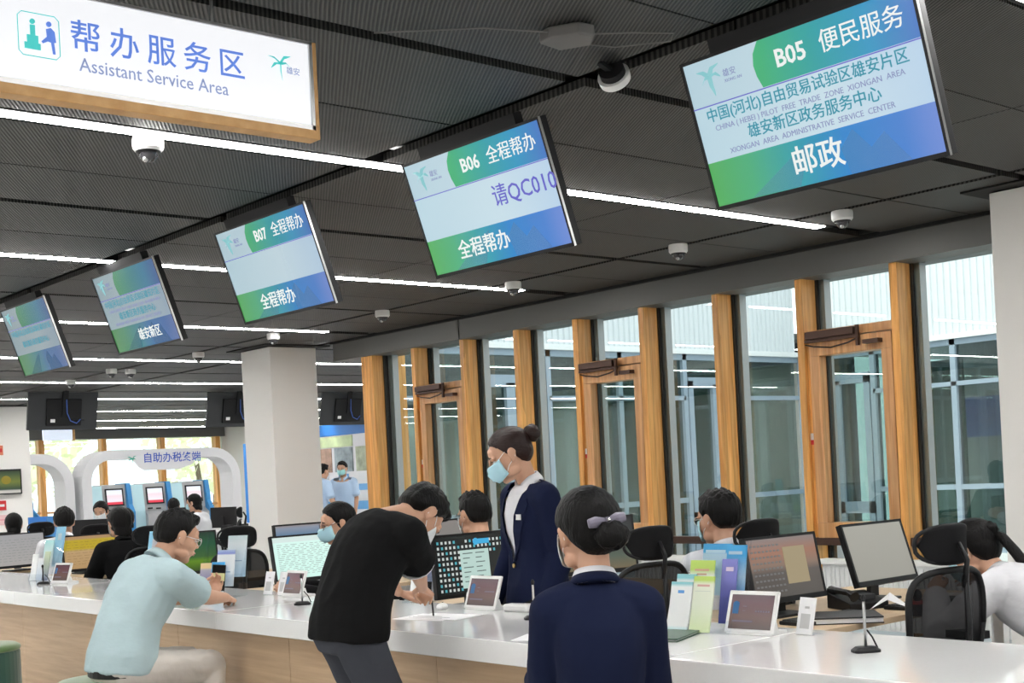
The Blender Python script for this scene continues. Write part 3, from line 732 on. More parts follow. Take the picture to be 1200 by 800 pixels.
    if mask:
        mb_ = MB(); mb_.T = HM @ Matrix.Scale(k_, 4); nu, nv = 17, 9; vs = []
        for j in range(nv):
            v = j / (nv - 1)
            for i in range(nu):
                u = i / (nu - 1) * 2 - 1; a = u * 1.32
                x = math.sin(a) * (.068 + .004 * math.sin(PI * v)); wv = (1 - abs(u)) ; z = -.012 - v * .084 + abs(u) ** 2 * (.012 if v < .5 else -.0) - (1 - abs(u)) * .0 + (abs(u) ** 2) * .02 * (v)
                y = .037 + math.cos(a) * .066 + .030 * math.exp(-(u / .3) ** 2) * (math.sin(PI * min(1, v * .8 + .12)) ** .8) - .012 * v * v + .003 * math.sin(v * PI * 6) * (1 - abs(u))
                vs.append((x, y, z))
        fs = [(j * nu + i, j * nu + i + 1, (j + 1) * nu + i + 1, (j + 1) * nu + i) for j in range(nv - 1) for i in range(nu - 1)]
        mb_.add(vs, fs); mo = part('mask', mb_, mask, root, smooth=True); q = mo.modifiers.new('solid', 'SOLIDIFY'); q.thickness = .002; q.offset = 0
        lp = MB(); lp.T = HM @ Matrix.Scale(k_, 4)
        for q in (-1, 1): lp.tube([(q * .057, .053, .0), (q * .07, .03, .012), (q * .081, -.004, .026), (q * .083, -.02, .01), (q * .08, -.018, -.02), (q * .068, .025, -.045), (q * .056, .048, -.07)], .0016, 5)
        part('ear_loop', lp, LOOP, mo)
    if glasses:
        gb = MB(); gb.T = HM @ Matrix.Scale(k_, 4)
        for q in (-1, 1):
            pts = [(q * .033 + .023 * math.cos(t), .101 - abs(math.cos(t) * q - .2) * .004, -.003 + .018 * math.sin(t)) for t in [2 * PI * j / 16 for j in range(17)]]
            gb.tube(pts, .0016, 6); gb.tube([(q * .056, .098, .002), (q * .072, .07, .003), (q * .078, .02, .004), (q * .082, -.012, .002), (q * .08, -.025, -.014)], .0017, 6)
        gb.tube([(-.011, .103, .001), (0, .106, .004), (.011, .103, .001)], .0016, 6); go = part('glasses', gb, glasses, root)
        lb = MB(); lb.T = HM @ Matrix.Scale(k_, 4)
        for q in (-1, 1): lb.prism([(q * .033 + .022 * math.cos(t), -.003 + .017 * math.sin(t)) for t in [2 * PI * j / 14 for j in range(14)]], .0985, .0993, 'y')
        part('lens', lb, ACRYL, go)
    root['_hm'] = 1; del root['_hm']
    return dict(root=root, HM=HM, s=s, spine=spine, ARM=ARM, SHO=SHO, LW=LW, nb=nb, nf=nf, nd=nd, inv=inv)
# ================================================================ ceiling displays
TXW = mat('lit white lettering', (0, 0, 0), emit=.8, ecol=(.93, .97, .95)); TXB = mat('lit violet lettering', (0, 0, 0), emit=.8, ecol=(.13, .12, .62))
TXT = mat('lit teal lettering', (0, 0, 0), emit=.75, ecol=(.03, .33, .45)); TXG = mat('lit green lettering', (0, 0, 0), emit=.75, ecol=(.05, .45, .28))
TXL = mat('lit lavender lettering', (0, 0, 0), emit=.7, ecol=(.3, .34, .62)); TXC = mat('lit pale teal emblem', (0, 0, 0), emit=.75, ecol=(.3, .68, .72))
def scr(name, stops, k): return glow(name, stops, k, 0, .95)
G_ = (.10, .46, .12); T_ = (.03, .40, .44); B_ = (.03, .2, .62); V_ = (.16, .26, .68)
def emblem(mb, cx_, cz, s, y=-.004):
    """bird like emblem: five tapering strokes"""
    for pts in (((0, 0), (-.5, .35), (-1.0, .42)), ((0, 0), (.3, .45), (.85, .62)), ((0, 0), (.45, .1), (.8, -.2)), ((0, 0), (.0, -.6), (.1, -1.25)), ((0, 0), (-.45, -.05), (-.8, -.45))):
        q = [(cx_ + a * s, y, cz + b * s) for a, b in pts]; mb.tube(q, [.2 * s, .16 * s, .02 * s], 6, .15)
def display(n, x0, x1, label, rows, dim=1.0, glare=False):
    """hanging screen; local x along the screen, z up, faces -y; top edge at the origin, leaning so that the lower edge is further back"""
    w = x1 - x0; h = .56
    t = thing('hanging_display', label, 'screen', (x0, 3.7, 2.89), 0, 'hanging displays over the counter'); t.rotation_euler = (math.radians(18.5), 0, 0)
    part('housing', MB().box(0, w, .004, .045, -h, 0).box(.12, w - .12, .045, .075, -h + .12, -.12), BLACKP, t, .003)
    part('bezel', MB().box(0, w, -.006, .004, -.012, 0).box(0, w, -.006, .004, -h, -h + .016).box(0, .011, -.006, .004, -h + .016, -.012).box(w - .011, w, -.006, .004, -h + .016, -.012), BLACKP, t)
    part('edge_trim', MB().box(w, w + .0015, -.006, .006, -h, 0), SILVER, t)
    part('mount_rod', MB().tube([(w * .5, .08, -.2), (w * .5, .05, .06)], .018, 10).box(w * .5 - .14, w * .5 + .14, .072, .09, -.34, -.1), BLACKM, t)
    part('hanger', MB().box(w * .15, w * .85, -.0, .05, .0, .05), BLACKM, t)
    k = w / .98
    def band(z0, z1, stops, kk, nm='screen', pts=None):
        q = MB()
        if pts: q.prism(pts, -.001, .003, 'y')
        else: q.box(.011, w - .011, -.001, .003, z0, z1)
        return part(nm, q, glow('display %s' % nm, stops, kk * dim * .76, 0, w), t)
    pale = [(0, (.55, .76, .86)), (.6, (.66, .84, .93)), (1, (.55, .74, .93))]
    band(-.175, -.012, pale, .95, 'title_field')
    zt = -.1
    pts = [(w * .34 + .03 * math.cos(a) * 2.2 + (.0), -.094 + .0 + .078 * math.sin(a)) for a in [PI - PI / 2 + PI * i / 8 for i in range(9)]]
    pts = [(min(x, w * .36), z) for x, z in pts]
    o = band(0, 0, [(0, G_), (.36, (.06, .5, .22)), (.6, T_), (.8, (.03, .35, .62)), (1, (.07, .2, .62))], 1.0, 'title_band', [(w * .365, -.012), (w * .335, -.05), (w * .325, -.09), (w * .33, -.13), (w * .345, -.172), (w - .011, -.172), (w - .011, -.012)])
    o.location.y = -.0025
    part('rule', B(.011, w - .011, -.004, .001, -.178, -.174), TXB, t)
    band(-.38, -.178, pale, 1.0, 'message_field')
    o = band(-h + .016, -.38, [(0, (.1, .5, .12)), (.2, (.08, .5, .24)), (.42, (.03, .4, .5)), (.62, (.02, .27, .72)), (.85, (.07, .26, .75)), (1, (.2, .32, .8))], .95, 'footer_field')
    hl = part('footer_figures', MB().prism([(w * .18, -h + .018), (w * .42, -.42), (w * .48, -.40), (w * .4, -h + .018)], -.003, .0, 'y').prism([(w * .62, -h + .018), (w * .6, -.45), (w * .66, -.395), (w * .72, -.47), (w * .78, -.43), (w * .86, -h + .018)], -.003, .0, 'y'), mat('footer tint', (0, 0, 0), emit=.42 * dim, ecol=(.25, .5, .85), alpha=.35), t)
    e = MB(); emblem(e, w * .125, -.075, .058 * k); part('emblem', e, TXC, t)
    text('雄安', .03, TXL, t, (w * .215, -.003, -.082)); text('XIONG AN', .016, TXL, t, (w * .225, -.003, -.108))
    for (s_, sz, m_, x, z, b) in rows: text(s_, sz * k, m_, t, (w * x, -.0065, z), bold=b)
    return t
HD = lambda a, b: [(a, .085, TXW, .49, -.095, .02), (b, .082, TXW, .78, -.092, .004)]
MID = [('中国(河北)自由贸易试验区雄安片区', .0545, TXT, .5, -.215, .008), ('CHINA ( HEBEI ) PILOT  FREE  TRADE  ZONE  XIONGAN  AREA', .0285, TXL, .5, -.262, 0), ('雄安新区政务服务中心', .056, TXT, .52, -.308, .008), ('XIONGAN  AREA  ADMINISTRATIVE  SERVICE  CENTER', .0285, TXL, .49, -.355, 0)]
display(5, -3.234, -2.25, 'large hanging screen nearest the camera reading B05 at the upper right', HD('B05', '便民服务') + MID + [('邮政', .11, TXW, .5, -.462, .012)])
display(6, -5.009, -4.03, 'hanging screen reading B06 with a queue number, centre of the picture', HD('B06', '全程帮办') + [('请QC010', .105, TXB, .79, -.27, .004), ('全程帮办', .093, TXW, .42, -.462, .012)])
display(7, -6.893, -5.90, 'hanging screen reading B07 with an empty pale message field', HD('B07', '全程帮办') + [('全程帮办', .093, TXW, .45, -.462, .012)], .85)
display(8, -8.68, -7.72, 'hanging screen with grey blue text lines, second from the left', MID + [('雄安新区', .085, TXW, .6, -.462, .01)], .5)
display(9, -10.477, -9.56, 'leftmost hanging screen of the row, with faded colours', MID[:3:2], .42)
# ---------------------------------------------------------------- hanging lightbox sign
SIGNF = wood('honey timber edge', (.5, .27, .09), (.6, .35, .14), 3, (6, .5, 6))
BLUE = mat('blue sign lettering', (.05, .14, .5), .5, emit=.5, ecol=(.15, .27, .78)); BLUEG = mat('greyed blue sign lettering', (.2, .25, .4), .5, emit=.4, ecol=(.25, .32, .62)); TEALS = mat('turquoise pictogram', (.03, .4, .4), .5, emit=.5, ecol=(.08, .62, .58))
t = thing('lightbox_sign', 'white hanging lightbox sign reading Assistant Service Area with timber edge', 'sign', (-3.7, 2.38, 2.545), PI / 2)
L_ = 2.3; H_ = .325      # local x runs towards the far end, face at -y
part('box', B(-L_, -.006, .0, .05, .035, H_), WHITEM, t)
part('lit_face', B(-L_, -.016, -.004, .0, .045, H_ - .01), mat('lit white acrylic', (.25, .25, .26), .3, emit=.76, ecol=(.95, .965, 1)), t)
part('face_frame', MB().box(-L_, -.004, -.012, .004, .030, .045).box(-L_, -.004, -.012, .004, H_ - .010, H_).box(-.016, -.004, -.012, .004, .03, H_), SILVER, t)
part('timber_edge', MB().box(-L_, 0, -.012, .05, 0, .032).box(-.003, .012, -.012, .05, 0, H_), SIGNF, t, .003)
part('suspension_rod', MB().tube([(-.35, .025, H_), (-.35, .025, .42)], .006, 8), SILVER, t); part('suspension_rod', MB().tube([(-1.9, .025, H_), (-1.9, .025, .42)], .006, 8), SILVER, t)
for i, ch in enumerate('帮办服务区'): text(ch, .098, BLUE, t, (-.785 + .12 * i, -.006, .197 - .0 * i), bold=.006)
text('Assistant Service Area', .058, BLUEG, t, (-.565, -.006, .117), sx=.93)
e = MB(); emblem(e, -.125, .235, .045, -.007); part('emblem', e, TEALS, t); text('雄安', .026, BLUEG, t, (-.078, -.006, .215))
fr_ = MB(); c0, c1, z0, z1 = -.985, -.865, .12, .245
fr_.tube([(c0 + .012, -.006, z0), (c1 - .012, -.006, z0), (c1, -.006, z0 + .012), (c1, -.006, z1 - .012), (c1 - .012, -.006, z1), (c0 + .012, -.006, z1), (c0, -.006, z1 - .012), (c0, -.006, z0 + .012), (c0 + .012, -.006, z0)], .0014, 5); part('pictogram_frame', fr_, TEALS, t)
g = MB(); g.box(-.968, -.922, -.008, -.004, .14, .158).box(-.96, -.928, -.008, -.004, .158, .18).box(-.95, -.936, -.008, -.004, .18, .21).cyl((-.943, -.009, .22), .0075, .005, 12, 'y'); part('pictogram_clerk', g, TEALS, t)
g = MB(); g.prism([(-.903, .205), (-.89, .21), (-.879, .2), (-.876, .17), (-.882, .168), (-.879, .135), (-.886, .135), (-.89, .168), (-.899, .17), (-.914, .162), (-.918, .168), (-.902, .183)], -.008, -.004, 'y').cyl((-.895, -.009, .22), .0075, .005, 12, 'y'); part('pictogram_visitor', g, BLUE, t)
# ---------------------------------------------------------------- dome cameras
def dome(x, y, label, s=1.0, two=False):
    t = thing('dome_camera', label, 'camera', (x, y, CZ), 0, 'dome cameras on the ceiling')
    part('base', MB().lathe([(0, 0), (.066 * s, 0), (.068 * s, -.012), (.067 * s, -.05), (.058 * s, -.062), (0, -.062)], 28), WHITEP, t, smooth=False)
    part('collar', MB().lathe([(.052 * s, -.06), (.054 * s, -.066), (.045 * s, -.072), (0, -.072)], 24), BLACKP, t, smooth=True)
    part('dome', MB().lathe([(.043 * s * math.cos(a), -.068 - .043 * s * math.sin(a)) for a in [PI / 2 * i / 7 for i in range(8)]], 24), DOME, t, smooth=True)
    part('lens', MB().ell((.01, -.02, -.098), (.014, .014, .014)), SILVER, t, smooth=True)
for x, y, l in ((-5.33, 2.56, 'white dome camera below the lightbox sign, beside the nearest light strip'), (-4.85, 7.02, 'white dome camera right of the end of the nearest light strip'),
                (-6.17, 6.94, 'white dome camera on the ceiling below the B05 screen'), (-8.0, 6.97, 'white dome camera at the end of the second light strip'), (-9.83, 6.95, 'white dome camera right of the third light strip, above the header'),
                (-11.71, 6.9, 'white dome camera right above the square centre pillar'), (-13.56, 7.0, 'small dome camera left of the centre pillar'), (-15.6, 6.85, 'left one of a close pair of small dome cameras'), (-15.6, 7.1, 'right one of a close pair of small dome cameras'), (-17.2, 6.97, 'small dome camera above the left hanging screen back')):
    dome(x, y, l)
t = thing('ceiling_speaker', 'white ring shaped detector tilted in the ceiling channel crossing', 'detector', (-3.5, 3.62, 2.9)); t.rotation_euler = (math.radians(50), math.radians(35), 0)
part('ring', MB().lathe([(.05, -.015), (.062, -.015), (.064, .015), (.05, .015), (.05, -.015)], 28), WHITEP, t, smooth=False); part('core', MB().cyl((0, 0, -.008), .05, .05, 20), BLACKM, t)
part('bracket', MB().bar((0, 0, .03), (-.03, -.02, .08), .02), BLACKM, t)
t = thing('wireless_access_point', 'grey six sided box with looping cable on the mesh ceiling', 'access point', (-3.3, 3.2, 2.945), .5)
APM = mat('grey access point', (.13, .125, .12), .6)
part('housing', MB().prism([(-.1, -.05), (-.05, -.085), (.06, -.085), (.1, -.03), (.06, .06), (-.06, .06)], -.045, 0), APM, t, .008)
part('cable', MB().tube([(.05, 0, -.02), (.2, .1, -.01), (.33, .18, -.01), (.3, .26, -.01), (.1, .22, -.01), (0, .1, -.015), (-.02, .05, -.02)], .003, 6).tube([(-.05, -.08, -.02), (-.25, -.2, -.008), (-.6, -.34, -.008)], .003, 6), APM, t)
# ================================================================ office furniture
MESHB = mat('black chair mesh', (.011, .011, .012), .85, spec=.12, bump=.4, bscale=400); MESHT = mat('thin black chair mesh', (.009, .009, .01), .85, spec=.1, alpha=.94)
def office_chair(x, y, rz, label, head=True, tilt=0, group='black mesh office chairs'):
    t = thing('office_chair', label, 'chair', (x, y, 0), rz, group)
    s = MB(); s.loft([[(a * .245, .02 + b * .24, z) for a, b in [(math.copysign(abs(math.cos(u)) ** .5, math.cos(u)), math.copysign(abs(math.sin(u)) ** .5, math.sin(u))) for u in [2 * PI * j / 24 for j in range(24)]]] for z in (.32, .335, .365, .378)])
    part('seat', s, MESHB, t, .01)
    W_, z0, z1 = .212, .53, .96
    def by(z, x): k = (z - z0) / (z1 - z0); return -.22 - .04 * math.sin(k * PI * .9) * 0 - .05 * k + .055 * (x / W_) ** 2 - .03 * math.sin(k * PI)
    def outline(k): # k 0..1 around
        u = 2 * PI * k; a = math.copysign(abs(math.cos(u)) ** .55, math.cos(u)) * W_; b = math.copysign(abs(math.sin(u)) ** .6, math.sin(u)); z = (z0 + z1) / 2 + b * (z1 - z0) / 2; a *= .86 + .14 * (z - z0) / (z1 - z0); return (a, by(z, a), z)
    part('back_frame', MB().tube([outline(k / 40) for k in range(41)], .013, 8), BLACKP, t, smooth=True)
    g = MB(); vs = []; n1, n2 = 12, 12
    for i in range(n1 + 1):
        for j in range(n2 + 1):
            r_ = 1; u, v = (i / n1 * 2 - 1), (j / n2 * 2 - 1); l = max(abs(u), abs(v)); q = (abs(u) ** 4 + abs(v) ** 4) ** .25 + 1e-6; f_ = l / q
            z = (z0 + z1) / 2 + v * f_ * (z1 - z0) / 2; a = u * f_ * W_ * (.86 + .14 * (z - z0) / (z1 - z0)); vs.append((a, by(z, a), z))
    g.add(vs, [(i * (n2 + 1) + j, (i + 1) * (n2 + 1) + j, (i + 1) * (n2 + 1) + j + 1, i * (n2 + 1) + j + 1) for i in range(n1) for j in range(n2)])
    part('backrest', g, MESHT, t, smooth=True)
    part('back_support', MB().tube([(0, -.1, .3), (0, -.24, .33), (0, -.31, .5), (0, -.33, .75), (0, -.325, .95)], [.03, .03, .024, .02, .016], 10, .6), BLACKP, t, smooth=True)
    if head:
        part('headrest_stem', MB().tube([(0, -.32, .9), (0, -.335, 1.0), (0, -.3, 1.06)], [.02, .016, .014], 8, .6), BLACKP, t, smooth=True)
        h = MB(); rings = []
        for i in range(13):
            u = i / 12 * 2 - 1; hh = .068 * (1 - abs(u) ** 4) ** .5 + .004; yy = -.275 + .06 * u * u
            rings.append([(u * .13, yy + .016 * math.cos(a) * (hh / .07) - .012 * math.sin(a) ** 2, 1.055 + hh * math.sin(a)) for a in [2 * PI * j / 14 for j in range(14)]])
        h.loft(rings); part('headrest', h, MESHB, t, smooth=True)
        part('headrest_rim', MB().tube([(math.copysign(abs(math.cos(u)) ** .7, math.cos(u)) * .135, -.272 + .06 * math.cos(u) ** 2, 1.055 + .07 * math.copysign(abs(math.sin(u)) ** .7, math.sin(u))) for u in [2 * PI * k / 30 for k in range(31)]], .008, 6), BLACKP, t, smooth=True)
    for q in (-1, 1):
        part('armrest', MB().tube([(q * .2, -.05, .34), (q * .29, -.04, .36), (q * .3, -.03, .6), (q * .3, -.02, .66)], [.018, .018, .016, .016], 8).box(q * .3 - .04, q * .3 + .04, -.14, .12, .66, .69), BLACKP, t)
    part('gas_lift', MB().cyl((0, 0, .1), .028, .23, 14), BLACKP, t); bs = MB()
    for k in range(5):
        a = 2 * PI * k / 5 + .3; bs.bar((0, 0, .12), (math.cos(a) * .3, math.sin(a) * .3, .075), .045, .03)
    part('base', bs, BLACKP, t)
    for k in range(5): a = 2 * PI * k / 5 + .3; part('caster', MB().cyl((math.cos(a) * .3 - .02, math.sin(a) * .3, .03), .03, .04, 12, 'x'), BLACKP, t)
    return t
office_chair(-4.26, 4.29, 1.4, 'empty black mesh office chair right of the seated woman in navy')
office_chair(-2.86, 4.385, 1.4, 'empty black mesh office chair nearest the right pillar, in front of the bent woman')
office_chair(-4.05, 4.79, 1.42, 'black office chair of the masked man in white, headrest beside his head')
office_chair(-8.2, 4.38, 1.4, 'black office chair left of the white monitor, facing the green screen')
office_chair(-6.35, 4.42, 2.3, 'black office chair of the woman with glasses behind the bent man')
office_chair(-5.75, 5.0, 1.35, 'black office chair of the man with cropped hair'); office_chair(-2.3, 5.0, 1.5, 'black office chair of the woman bent over the right desk')
office_chair(-9.75, 4.5, 1.3, 'black office chair of the woman in a black jacket'); office_chair(-11.3, 4.72, 1.3, 'black office chair behind the tall dark haired clerk at the left')
office_chair(-15.6, 8.25, 2.6, 'empty dark office chair in the distance left of the man in blue'); office_chair(-13.95, 5.2, 1.4, 'black office chair of the leftmost clerk')
def desk(x0, x1, y1, label):
    t = thing('desk', label, 'desk', ((x0 + x1) / 2, 4.75, 0), 0, 'staff desks behind the counter'); a = (x1 - x0) / 2
    part('desktop', B(-a, a, -.755, y1 - 4.75, .695, .72), DESKW, t, .002)
    for q in (-1, 1):
        for yy in (-.68, y1 - 4.85): part('leg', B(q * a - .025 - q * .03, q * a + .025 - q * .03, yy - .025, yy + .025, 0, .695), WHITEM, t)
    part('modesty_panel', B(-a + .02, -a + .035, -.7, y1 - 4.8, .25, .69), WHITEM, t)
for x0, x1, l in ((-4.02, -3.1, 'light wood desk with two monitors in front of the right pillar'), (-5.75, -4.75, 'light wood desk behind the standing woman in navy'), (-7.7, -6.95, 'light wood desk under the white lit monitor'), (-9.3, -8.6, 'light wood desk under the green screened monitor'), (-11.15, -10.4, 'light wood desk under the yellow screened monitor'), (-12.9, -12.2, 'light wood desk under the leftmost grey monitor')):
    desk(x0, x1, 5.72, l)
# ---------------------------------------------------------------- monitors
def monitor(loc, yaw, tilt, label, stops, w=.5, h=.3, k=.9, detail=None, zt=.72, group='desktop monitors'):
    """loc = centre of the panel; yaw: width direction; faces -y before rotation"""
    t = thing('monitor', label, 'monitor', (loc[0], loc[1], zt), math.radians(yaw), group); dz = loc[2] - zt
    hd = link('panel', B(-w / 2, w / 2, .006, .03, -h / 2, h / 2).mesh('panel', BLACKP), t, (0, 0, dz), (-math.radians(tilt), 0, 0)); bevel(hd, .003)
    q = .012; part('bezel', MB().box(-w / 2, w / 2, 0, .006, h / 2 - q, h / 2).box(-w / 2, w / 2, 0, .006, -h / 2, -h / 2 + q * 1.9).box(-w / 2, -w / 2 + q, 0, .006, -h / 2, h / 2).box(w / 2 - q, w / 2, 0, .006, -h / 2, h / 2), BLACKP, hd)
    part('screen', B(-w / 2 + q, w / 2 - q, .003, .007, -h / 2 + q * 1.9, h / 2 - q), glow('monitor picture', stops, k, -h / 2, h / 2, 2), hd)
    part('stand_neck', MB().box(-.03, .03, .04, .065, .02, dz + .02), BLACKP, t); part('stand_base', B(-.11, .11, -.03, .15, 0, .012), BLACKP, t, .004)
    if detail: detail(hd, w, h)
    return t
TXD = mat('screen text grey', (0, 0, 0), emit=.3, ecol=(.3, .42, .4)); WIN = mat('screen window pale green', (0, 0, 0), emit=.75, ecol=(.58, .78, .72)); ICO = mat('screen icons', (0, 0, 0), emit=.8, ecol=(.75, .8, .78))
def icons(hd, w, h):
    g = MB(); cols = [mat('icon %d' % i, (0, 0, 0), emit=.7, ecol=c) for i, c in enumerate(((.75, .8, .78), (.1, .5, .6), (.7, .55, .15), (.6, .2, .2), (.2, .6, .3)))]
    for i in range(18):
        for j in range(10):
            if (i > 5 and j > 2) or (i in (5, 6) and j == 0) or (i > 15 and j > 1): continue
            if j == 2 and i > 5 and i % 3 == 0: continue
            g.mi = 0 if (i + j * 3) % 4 else (1 + (i * 7 + j) % 4)
            x = -w / 2 + .03 + i * .0265; z = h / 2 - .035 - j * .027; g.box(x, x + .012, .0015, .003, z - .014, z)
    part('desktop_icons', g, cols, hd)['kind'] = 'stuff'
    part('window', B(-.09, .1, .0, .003, -.12, .075), WIN, hd); g = MB()
    for j in range(7): g.box(-.075, -.01 - .02 * (j % 3), -.001, .002, .055 - j * .024, .06 - j * .024).box(.01, .07 - .02 * (j % 2), -.001, .002, .055 - j * .024, .06 - j * .024)
    part('text_lines', g, TXD, hd)['kind'] = 'stuff'
    part('round_badge', MB().cyl((.02, -.001, .115), .018, .003, 16, 'y').box(.03, .11, -.001, .002, .102, .128), mat('badge blue', (0, 0, 0), emit=.8, ecol=(.05, .45, .8)), hd)
def lines(hd, w, h, n=17, col=TXD, z1=None):
    g = MB(); z1 = z1 or h / 2 - .06
    for j in range(n):
        z = z1 - j * (h - .1) / n; x = -w / 2 + .04
        while x < w / 2 - .05:
            l = random.uniform(.01, .05); g.box(x, min(x + l, w / 2 - .03), .0015, .003, z - .002, z); x += l + random.uniform(.01, .03)
    part('text_lines', g, col, hd)['kind'] = 'stuff'
def sheet(hd, w, h):
    part('toolbar', B(-w / 2 + .012, w / 2 - .012, .001, .003, h / 2 - .045, h / 2 - .012), mat('toolbar pale', (0, 0, 0), emit=.8, ecol=(.75, .9, .86)), hd); lines(hd, w, h)
def pad(hd, w, h):
    part('note_window', B(.0, .14, .0, .003, -.07, .09), mat('beige window', (0, 0, 0), emit=.5, ecol=(.62, .5, .3)), hd); g = MB()
    for j in range(9):
        for i in range(8): g.box(-w / 2 + .03 + i * .024, -w / 2 + .044 + i * .024, .0015, .003, .1 - j * .025, .108 - j * .025)
    part('desktop_icons', g, mat('dim icons', (0, 0, 0), emit=.22, ecol=(.6, .6, .6)), hd)['kind'] = 'stuff'
monitor((-3.51, 4.54, .93), 87, 11, 'desktop monitor with sunset picture and beige note window, right of the brochures', [(0, (.1, .09, .08)), (.45, (.13, .11, .1)), (.55, (.3, .2, .15)), (.75, (.42, .2, .13)), (1, (.27, .25, .25))], .465, .29, .7, pad)
monitor((-3.49, 5.22, .945), 89, 17, 'desktop monitor with plain grey screen in front of the right window', [(0, (.28, .27, .235)), (1, (.33, .32, .28))], .475, .295, .95)
monitor((-5.23, 4.2, .94), 91, 5, 'dark desktop monitor full of small icons beside the standing woman', [(0, (.004, .006, .006)), (1, (.006, .008, .008))], .53, .325, .9, icons)
monitor((-7.28, 4.45, .92), 93, 10, 'bright white spreadsheet monitor left of the bent man', [(0, (.62, .88, .80)), (1, (.66, .9, .83))], .5, .305, .95, sheet)
monitor((-8.05, 4.92, .965), 93, 6, 'desktop monitor with blue landscape picture behind the white one', [(0, (.1, .12, .12)), (.7, (.12, .25, .4)), (.9, (.3, .35, .45)), (1, (.4, .3, .25))], .5, .3, .7)
monitor((-8.98, 4.45, .92), 90, 6, 'desktop monitor with green meadow picture beside the seated man', [(0, (.01, .02, .012)), (.3, (.12, .26, .01)), (.4, (.04, .12, .03)), (.7, (.008, .09, .035)), (1, (.01, .03, .02))], .53, .32, .8)
monitor((-10.85, 4.5, .9), 97, 5, 'desktop monitor with yellow tables in front of the woman in black', [(0, (.45, .28, .12)), (.55, (.5, .33, .16)), (.62, (.5, .37, .02)), (.85, (.5, .37, .02)), (.9, (.42, .26, .13))], .52, .31, .85, lambda a, b, c: lines(a, b, c, 9, mat('brown lines', (0, 0, 0), emit=.3, ecol=(.35, .2, .06))))
monitor((-12.2, 4.38, .91), 100, 6, 'leftmost desktop monitor showing grey tables', [(0, (.4, .38, .36)), (1, (.36, .36, .37))], .53, .32, .85, lambda a, b, c: lines(a, b, c, 9))
monitor((-5.05, 4.9, .985), 75, 8, 'dim monitor behind the head of the woman with the hair bow', [(0, (.2, .14, .07)), (.3, (.09, .12, .09)), (.6, (.045, .05, .05)), (1, (.02, .022, .025))], .5, .31, .8)
monitor((-6.95, 5.3, .98), 90, 6, 'small monitor edge behind the bent head of the man in black', [(0, (.3, .3, .28)), (1, (.33, .3, .28))], .4, .26, .6)
monitor((-13.6, 4.6, .9), 95, 6, 'dark monitor at the left picture edge', [(0, (.02, .02, .02)), (1, (.03, .03, .03))], .5, .3, .5)
for x, y, rz, l in ((-15.35, 6.38, 215, 'back of a dark grey monitor in front of the distant masked clerk'), (-18.3, 9.75, 205, 'back of a dark grey monitor beside the distant woman in white'), (-20.4, 10.2, 200, 'black monitor under the third self-service machine')):
    monitor((x, y, .93), rz, 0, l, [(0, (.1, .1, .1)), (1, (.1, .1, .1))], .48, .32, .3, None, .72, 'monitors seen from behind in the distance')
# keyboards, phones, papers on the right desk
def simple(name, label, cat, loc, rz, parts_, group=None):
    t = thing(name, label, cat, loc, rz, group)
    for nm, mb, m_, bv in parts_: part(nm, mb, m_, t, bv)
    return t
def keyboard(loc, rz, label):
    t = thing('keyboard', label, 'keyboard', loc, rz, 'black keyboards'); part('case', B(-.22, .22, -.07, .07, 0, .016), BLACKP, t, .004); g = MB()
    for j in range(5):
        for i in range(15): g.box(-.21 + i * .0283, -.186 + i * .0283, -.062 + j * .025, -.041 + j * .025, .016, .021)
    part('keys', g, DGREY, t)['kind'] = 'stuff'
keyboard((-3.2, 5.13, .72), 1.5, 'black keyboard below the plain grey monitor'); keyboard((-3.28, 4.5, .72), 1.5, 'black keyboard below the sunset monitor'); keyboard((-4.9, 4.22, .72), 1.55, 'black keyboard under the monitor full of icons'); keyboard((-6.97, 4.45, .72), 1.6, 'black keyboard under the bright white monitor')
simple('desk_telephone', 'black desk telephone between the two right monitors', 'telephone', (-3.42, 4.92, .72), 1.2, [('body', MB().prism([(-.09, 0), (.09, 0), (.09, .07), (-.09, .03)], -.1, .1, 'x'), BLACKP, .004), ('handset', MB().tube([(-.075, -.09, .06), (-.075, -.05, .075), (-.075, .05, .08), (-.075, .09, .075)], [.024, .014, .014, .024], 10), BLACKP, 0), ('keypad', B(-.02, .06, -.05, .04, .04, .062), DGREY, 0)])
simple('folder', 'grey flat folder with papers lying on the right desk', 'folder', (-3.22, 4.5, .72), .75, [('cover', B(-.16, .16, -.12, .12, .022, .028), DGREY, .002), ('pages', B(-.155, .158, -.115, .115, .004, .022), PAPER, 0), ('back_cover', B(-.16, .16, -.12, .12, 0, .004), BLACKP, 0)])
fp = MB(); fp.add([(-.09, 0, 0), (0, -.06, .05), (.1, 0, 0), (0, .06, .055), (0, 0, .075)], [(0, 1, 4), (1, 2, 4), (2, 3, 4), (3, 0, 4)])
simple('crumpled_paper', 'folded white paper on the right desk behind the microphone', 'paper', (-3.12, 4.72, .745), .4, [('sheet', fp, PAPER, 0)])
simple('stamp_pad', 'black and red stamp on the right desk edge', 'stamp', (-3.03, 4.78, .72), 1, [('body', MB().cyl((0, 0, 0), .03, .05, 16), BLACKP, .003), ('band', MB().cyl((0, 0, .05), .031, .012, 16), RED, 0), ('knob', MB().ell((0, 0, .085), (.02, .02, .026)), BLACKP, 0)])
simple('paper_pile', 'loose white papers under the arm of the bent woman', 'paper', (-3.15, 5.42, .72), .3, [('sheets', MB().box(-.2, .15, -.15, .15, 0, .012), PAPER, 0), ('form', MB().box(-.1, .2, -.1, .12, .012, .016), mat('form pale pink', (.7, .62, .62), .7), 0)])
